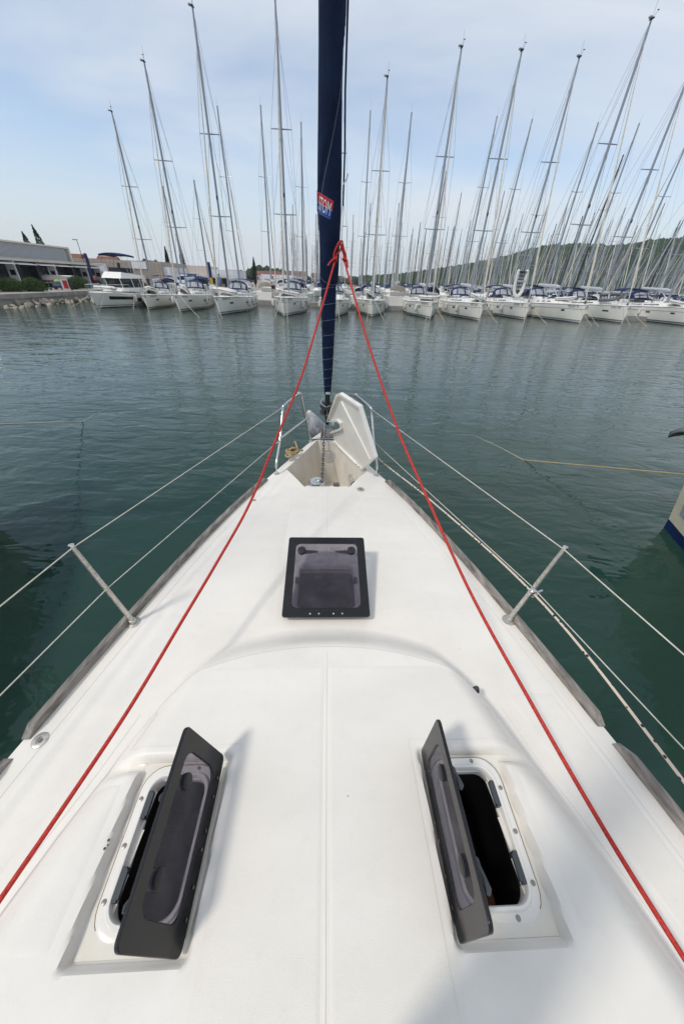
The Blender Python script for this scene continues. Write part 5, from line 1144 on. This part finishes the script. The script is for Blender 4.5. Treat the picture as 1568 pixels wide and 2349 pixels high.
# vehicles and bits on the quay
PAINTS = {}
def vehicle(name, cat, x, y, rz, L, Wd, H, prof_, ma, lab, glass=((.25, .9),)):
    r = empty(name, (x, y, 1.06), rz, label=lab, cat=cat); n = len(prof_)
    for s_, nm in ((0, 'body'),):
        vs = [(px_*L-L/2, sd_*Wd/2*(1 if pz < .6 else .88), .25+pz*(H-.25)) for sd_ in (-1, 1) for px_, pz in prof_]; fs = [tuple(range(n)), tuple(range(n, 2*n))[::-1]]+[(i, (i+1) % n, n+(i+1) % n, n+i) for i in range(n)]
        o = MB().add(vs, fs).build('body', ma, r, smooth=False); bv = o.modifiers.new('b', 'BEVEL'); bv.width = .06; bv.segments = 2
    for s_ in (-1, 1):
        for g0, g1 in glass: MB().box(((g0+g1)/2*L-L/2, s_*Wd*.452, H*.72), ((g1-g0)*L, .06, H*.22)).build('side_window', GLASSD, r, smooth=False)
        for wx in (-.3, .3):
            w_ = MB().lathe((wx*L, s_*Wd*.46, .33), [(.33, -.1), (.33, .1)], 14, basis=Matrix(((1, 0, 0), (0, 0, 1), (0, -1, 0)))).build('wheel', BLKR, r)
            MB().lathe((wx*L, s_*Wd*.46, .33), [(.18, -.12), (.18, .12)], 10, basis=Matrix(((1, 0, 0), (0, 0, 1), (0, -1, 0)))).build('rim', STEELW, w_)
    MB().box((-L/2+.02+.06*L, 0, H*.72), (.08, Wd*.75, H*.24)).build('windscreen', GLASSD, r, smooth=False)
    return r
VANP = [(0, 0), (0, .35), (.04, .5), (.16, .93), (.22, 1), (1, 1), (1, 0)]; CARP = [(0, 0), (0, .42), (.22, .55), (.36, 1), (.72, 1), (.92, .6), (1, .55), (1, 0)]
WP = mat('white_vehicle_paint', (.68, .68, .68), .25, coat=.5); BP = mat('blue_vehicle_paint', (.03, .10, .24), .25, coat=.5); DPN = mat('dark_vehicle_paint', (.012, .02, .04), .25, coat=.5); SP = mat('silver_vehicle_paint', (.40, .42, .44), .3, metal=.5)
p = sat(-10, 1168, 1.06); vehicle('camper_van', 'camper van', p.x-2.0, p.y-.5, R(100), 6.2, 2.1, 2.7, VANP, WP, 'white camper van cut off by the left edge', ((.1, .2), (.35, .6)))
p = sat(365, 1135, 1.06); vehicle('parked_van', 'van', p.x-3, p.y+6, R(60), 4.6, 1.8, 2.0, VANP, DPN, 'dark blue van parked behind the bushes by the shops')
p = sat(540, 1122, 1.06); vehicle('parked_car', 'car', -43.6, 74, R(20), 4.2, 1.75, 1.45, CARP, SP, 'silver car parked between the brick hall and the motor cruiser', ((.35, .8),)); vehicle('parked_van', 'van', -42, 77.5, R(20), 4.4, 1.8, 1.9, VANP, WP, 'white van parked in front of the brick hall')
p = atY(745*.57352, 1138*.57352, 72); vehicle('parked_van', 'van', p.x, 73.5, R(80), 5.0, 2.0, 2.5, VANP, BP, 'blue van with white roof parked behind the second sailing yacht'); 
vehicle('parked_car', 'car', -20.5, 76, R(185), 4.2, 1.75, 1.45, CARP, WP, 'white car parked behind the third sailing yacht', ((.35, .8),))
def banner(px_, py_, Y_, h, c1, c2, lab):
    p = atY(px_*.57352, py_*.57352, Y_); r = empty('feather_flag', (p.x, Y_, 1.06), 0, label=lab, cat='flag')
    MB().tube([(0, 0, 0), (0, 0, h)], .03, 6).build('pole', BLKR, r)
    for nm, z0_, z1_, m_ in (('flag_upper', h*.45, h, c1), ('flag_lower', .5, h*.45, c2)):
        MB().grid(lambda u, v: (.05+.55*u*(1-.5*max(0, v-.7)), .06*sin(u*5+v*3), z0_+(z1_-z0_)*v), 6, 4).build(nm, m_, r)
banner(366, 1120, 68, 4.6, CANV, CANV, 'navy feather flag in front of the shops'); banner(838, 1120, 78, 4.4, CANV, YEL, 'navy and yellow feather flag before the beige building')
def lamp(px_, Y_, h, lab):
    p = atY(px_*.57352, 1100*.57352, Y_); r = empty('street_lamp', (p.x, Y_, 1.06), 0, label=lab, cat='street lamp'); MB().tube([(0, 0, 0), (0, 0, h)], [.09, .05], 6).build('pole', BLKR, r); MB().box((-.35, 0, h), (.9, .22, .1)).build('lamp_head', BLKR, r, smooth=False)
lamp(352, 80, 7.0, 'slim dark street lamp in front of the brick hall')
# red kiosk board, trolley, scooter, trailered boat
p = sat(268, 1160, 1.06); kb = empty('notice_stand', (p.x, p.y, 1.06), R(30), label='red and white notice stand on the quay left of the motor cruiser', cat='sign'); MB().box((0, 0, .6), (.8, .35, 1.2)).build('cabinet', WPAN, kb, smooth=False); MB().box((.08, -.19, .65), (.5, .05, .9)).build('door', mat('red_paint', (.45, .02, .02), .4), kb, smooth=False); MB().box((.62, .1, .6), (.2, .3, 1.2)).build('side_post', BLKR, kb, smooth=False)
p = sat(240, 1158, 1.06); tr_ = empty('luggage_trolley', (p.x, p.y, 1.06), R(20), label='loaded trolley with green and blue bags on the quay', cat='trolley')
MB().box((0, 0, .35), (1.1, .6, .06)).build('bed', BLKR, tr_, smooth=False); MB().box((0, 0, .62), (.95, .5, .45)).build('crate', mat('crate_blue', (.12, .18, .28), .6), tr_, smooth=False); MB().lathe((.05, 0, .86), [(.4, 0), (.42, .12), (.2, .3), (.02, .34)], 10).build('bag', mat('green_bag', (.25, .42, .10), .7), tr_)
for a in (-.4, .4):
    for b_ in (-.25, .25): MB().lathe((a, b_, .14), [(.13, -.03), (.13, .03)], 12, basis=Matrix(((1, 0, 0), (0, 0, 1), (0, -1, 0)))).build('wheel', BLKR, tr_)
MB().tube([(-.55, -.25, .35), (-.65, -.25, 1.1), (-.65, .25, 1.1), (-.55, .25, .35)], .02, 5).build('handle', STEEL, tr_)
p = sat(188, 1160, 1.06); sc_ = empty('kick_scooter', (p.x, p.y, 1.06), R(60), label='teal electric kick scooter standing by the second bush', cat='scooter'); TL = mat('teal_paint', (.02, .30, .26), .4)
MB().box((0, 0, .15), (.9, .16, .08)).build('deck', TL, sc_, smooth=False); MB().tube([(.45, 0, .15), (.38, 0, 1.1)], .03, 6).build('stem', TL, sc_); MB().tube([(.38, -.25, 1.1), (.38, .25, 1.1)], .02, 6).build('handlebar', BLKR, sc_)
for a in (-.5, .5): MB().lathe((a, 0, .12), [(.12, -.03), (.12, .03)], 12, basis=Matrix(((1, 0, 0), (0, 0, 1), (0, -1, 0)))).build('wheel', BLKR, sc_)
tb = empty('speedboat', (-43.2, 61.5, 1.06), R(100), label='white and red speedboat on its trailer before the shops', cat='speedboat'); f = hullfn(5.6, 2.1, .9, .8)
mb = MB()
for s_ in (-1, 1): mb.grid(lambda u, v: f(TS[round(u*14)], .9*(1-round(v*3)/3), s_)+V((0, 0, .55)), 14, 3)
mb.build('hull', HULLW, tb); MB().grid(lambda u, v: (lambda p: (p.x*(2*v-1), p.y, p.z+.57+.1*(1-(2*v-1)**2)))(f(TS[round(u*14)], .9, 1)), 14, 4).build('deck', FWHT, tb); mb = MB()
for s_ in (-1, 1): add_patch(mb, f, .02, 1, .1, .4, s_, .02, 10)
st_ = mb.build('red_band', mat('red_gel', (.4, .05, .04), .4), tb); st_.location = (0, 0, .55)
MB().tube([(-.8, 2.6, 1.5), (-.7, 2.9, 2.3), (.7, 2.9, 2.3), (.8, 2.6, 1.5)], .03, 5).build('wakeboard_arch', STEEL, tb); MB().box((0, 3, .3), (1.4, 4.6, .12)).build('trailer_bed', BLKR, tb, smooth=False)
for s_ in (-1, 1): MB().lathe((s_*.9, 3.4, .28), [(.28, -.1), (.28, .1)], 12, basis=Matrix(((0, 0, 1), (0, 1, 0), (-1, 0, 0)))).build('wheel', BLKR, tb)

# ---------------------------------------------------------------- people
SKIN = mat('skin', (.42, .22, .14), .6)
def person(x, y, z, rz, shirt, shorts, hair, lab, lean=0, h=1.78, arms='down'):
    r = empty('person', (x, y, z), rz, label=lab, cat='person'); k = h/1.78
    J = {'pel': (0, 0, .95, .14), 'wai': (0, -.02-lean*.1, 1.12, .125), 'che': (0, -.05-lean*.3, 1.38, .155), 'nec': (0, -.06-lean*.42, 1.54, .055), 'hea': (0, -.08-lean*.48, 1.66, .095), 'top': (0, -.08-lean*.5, 1.75, .07)}
    E_ = [('pel', 'wai'), ('wai', 'che'), ('che', 'nec'), ('nec', 'hea'), ('hea', 'top')]
    for s_, q_ in ((-1, 'l'), (1, 'r')):
        J.update({q_+'hip': (s_*.10, 0, .90, .095), q_+'kne': (s_*.12, -.03-(.08 if s_ > 0 else 0), .50, .062), q_+'ank': (s_*.13, .0-(.03 if s_ > 0 else 0), .09, .042), q_+'toe': (s_*.14, -.17, .04, .035),
                  q_+'sho': (s_*.19, -.05-lean*.33, 1.45, .062), q_+'elb': (s_*.27, -.06-lean*.45, 1.17, .043), q_+'wri': (s_*.26, -.20-lean*.5, .95, .03), q_+'han': (s_*.25, -.24-lean*.5, .87, .035)})
        E_ += [('pel', q_+'hip'), (q_+'hip', q_+'kne'), (q_+'kne', q_+'ank'), (q_+'ank', q_+'toe'), ('che', q_+'sho'), (q_+'sho', q_+'elb'), (q_+'elb', q_+'wri'), (q_+'wri', q_+'han')]
    nm = list(J); me = bpy.data.meshes.new('body'); me.from_pydata([V(J[n_][:3])*k for n_ in nm], [(nm.index(a), nm.index(b_)) for a, b_ in E_], []); me.materials.append(SKIN)
    o = bpy.data.objects.new('body', me); C.objects.link(o); o.parent = r; md = o.modifiers.new('skin', 'SKIN'); sk = me.skin_vertices[0].data
    for i, n_ in enumerate(nm): sk[i].radius = (J[n_][3]*k,)*2
    sk[0].use_root = True; md.use_smooth_shade = True; o.modifiers.new('sub', 'SUBSURF').levels = 1
    P_ = {n_: V(J[n_][:3])*k for n_ in nm}
    mb = MB(); mb.tube([P_['pel']+V((0, 0, -.02)), P_['wai'], P_['che'], P_['che'].lerp(P_['nec'], .75)], [.175*k, .165*k, .2*k, .09*k], 12)
    for q_ in 'lr': mb.tube([P_[q_+'sho']+V((0, 0, .02)), P_[q_+'sho'].lerp(P_[q_+'elb'], .6)], [.085*k, .07*k], 8)
    mb.build('shirt', shirt, r); mb = MB(); mb.tube([P_['pel']+V((0, 0, .08)), P_['pel']+V((0, 0, -.08))], [.17*k, .18*k], 12)
    for q_ in 'lr': mb.tube([P_[q_+'hip']+V((0, 0, .02)), P_[q_+'kne']+V((0, 0, .08))], [.125*k, .10*k], 8)
    mb.build('shorts', shorts, r); MB().lathe(P_['hea']+V((0, .015, .0)), [(.10*k, .03), (.105*k, .06), (.085*k, .11), (.02, .135)], 12).build('hair', hair, r)
    return r
W1 = mat('white_shirt', (.7, .7, .7), .8); B1_ = mat('blue_shirt', (.10, .25, .45), .8); D1 = mat('dark_shorts', (.03, .03, .04), .8); HR = mat('grey_hair', (.12, .10, .09), .8); HD = mat('dark_hair', (.02, .015, .01), .8); RS = mat('red_top', (.4, .08, .05), .8)
r4 = FRR['B4'].matrix_world
p = atY(1093*.57352, 1150*.57352, 46.0); person(p.x, 46.0, 1.80, R(10), W1, D1, HR, 'man in white shirt and dark shorts leaning forward on a yacht deck', lean=.5)
p = atY(880*.57352, 1150*.57352, 47.5); person(p.x, 47.5, 1.78, R(60), B1_, mat('grey_trousers', (.18, .18, .2), .8), HD, 'person in a blue shirt standing behind the dinghy of the third yacht')
p = atY(591*.57352, 1120*.57352, 70); person(p.x, 70, 1.06, R(20), D1, D1, HD, 'person in black walking in front of the brick hall')
p = sat(345, 1150, 1.06); person(p.x, p.y+3, 1.06, R(200), RS, D1, HD, 'person in red on the quay behind the bush')

# clean up prototypes
for pr in PROT+[DIN, FEN]+FP:
    def rm(tr):
        for c in tr[1]: rm(c)
        bpy.data.objects.remove(tr[0])
    rm(pr)
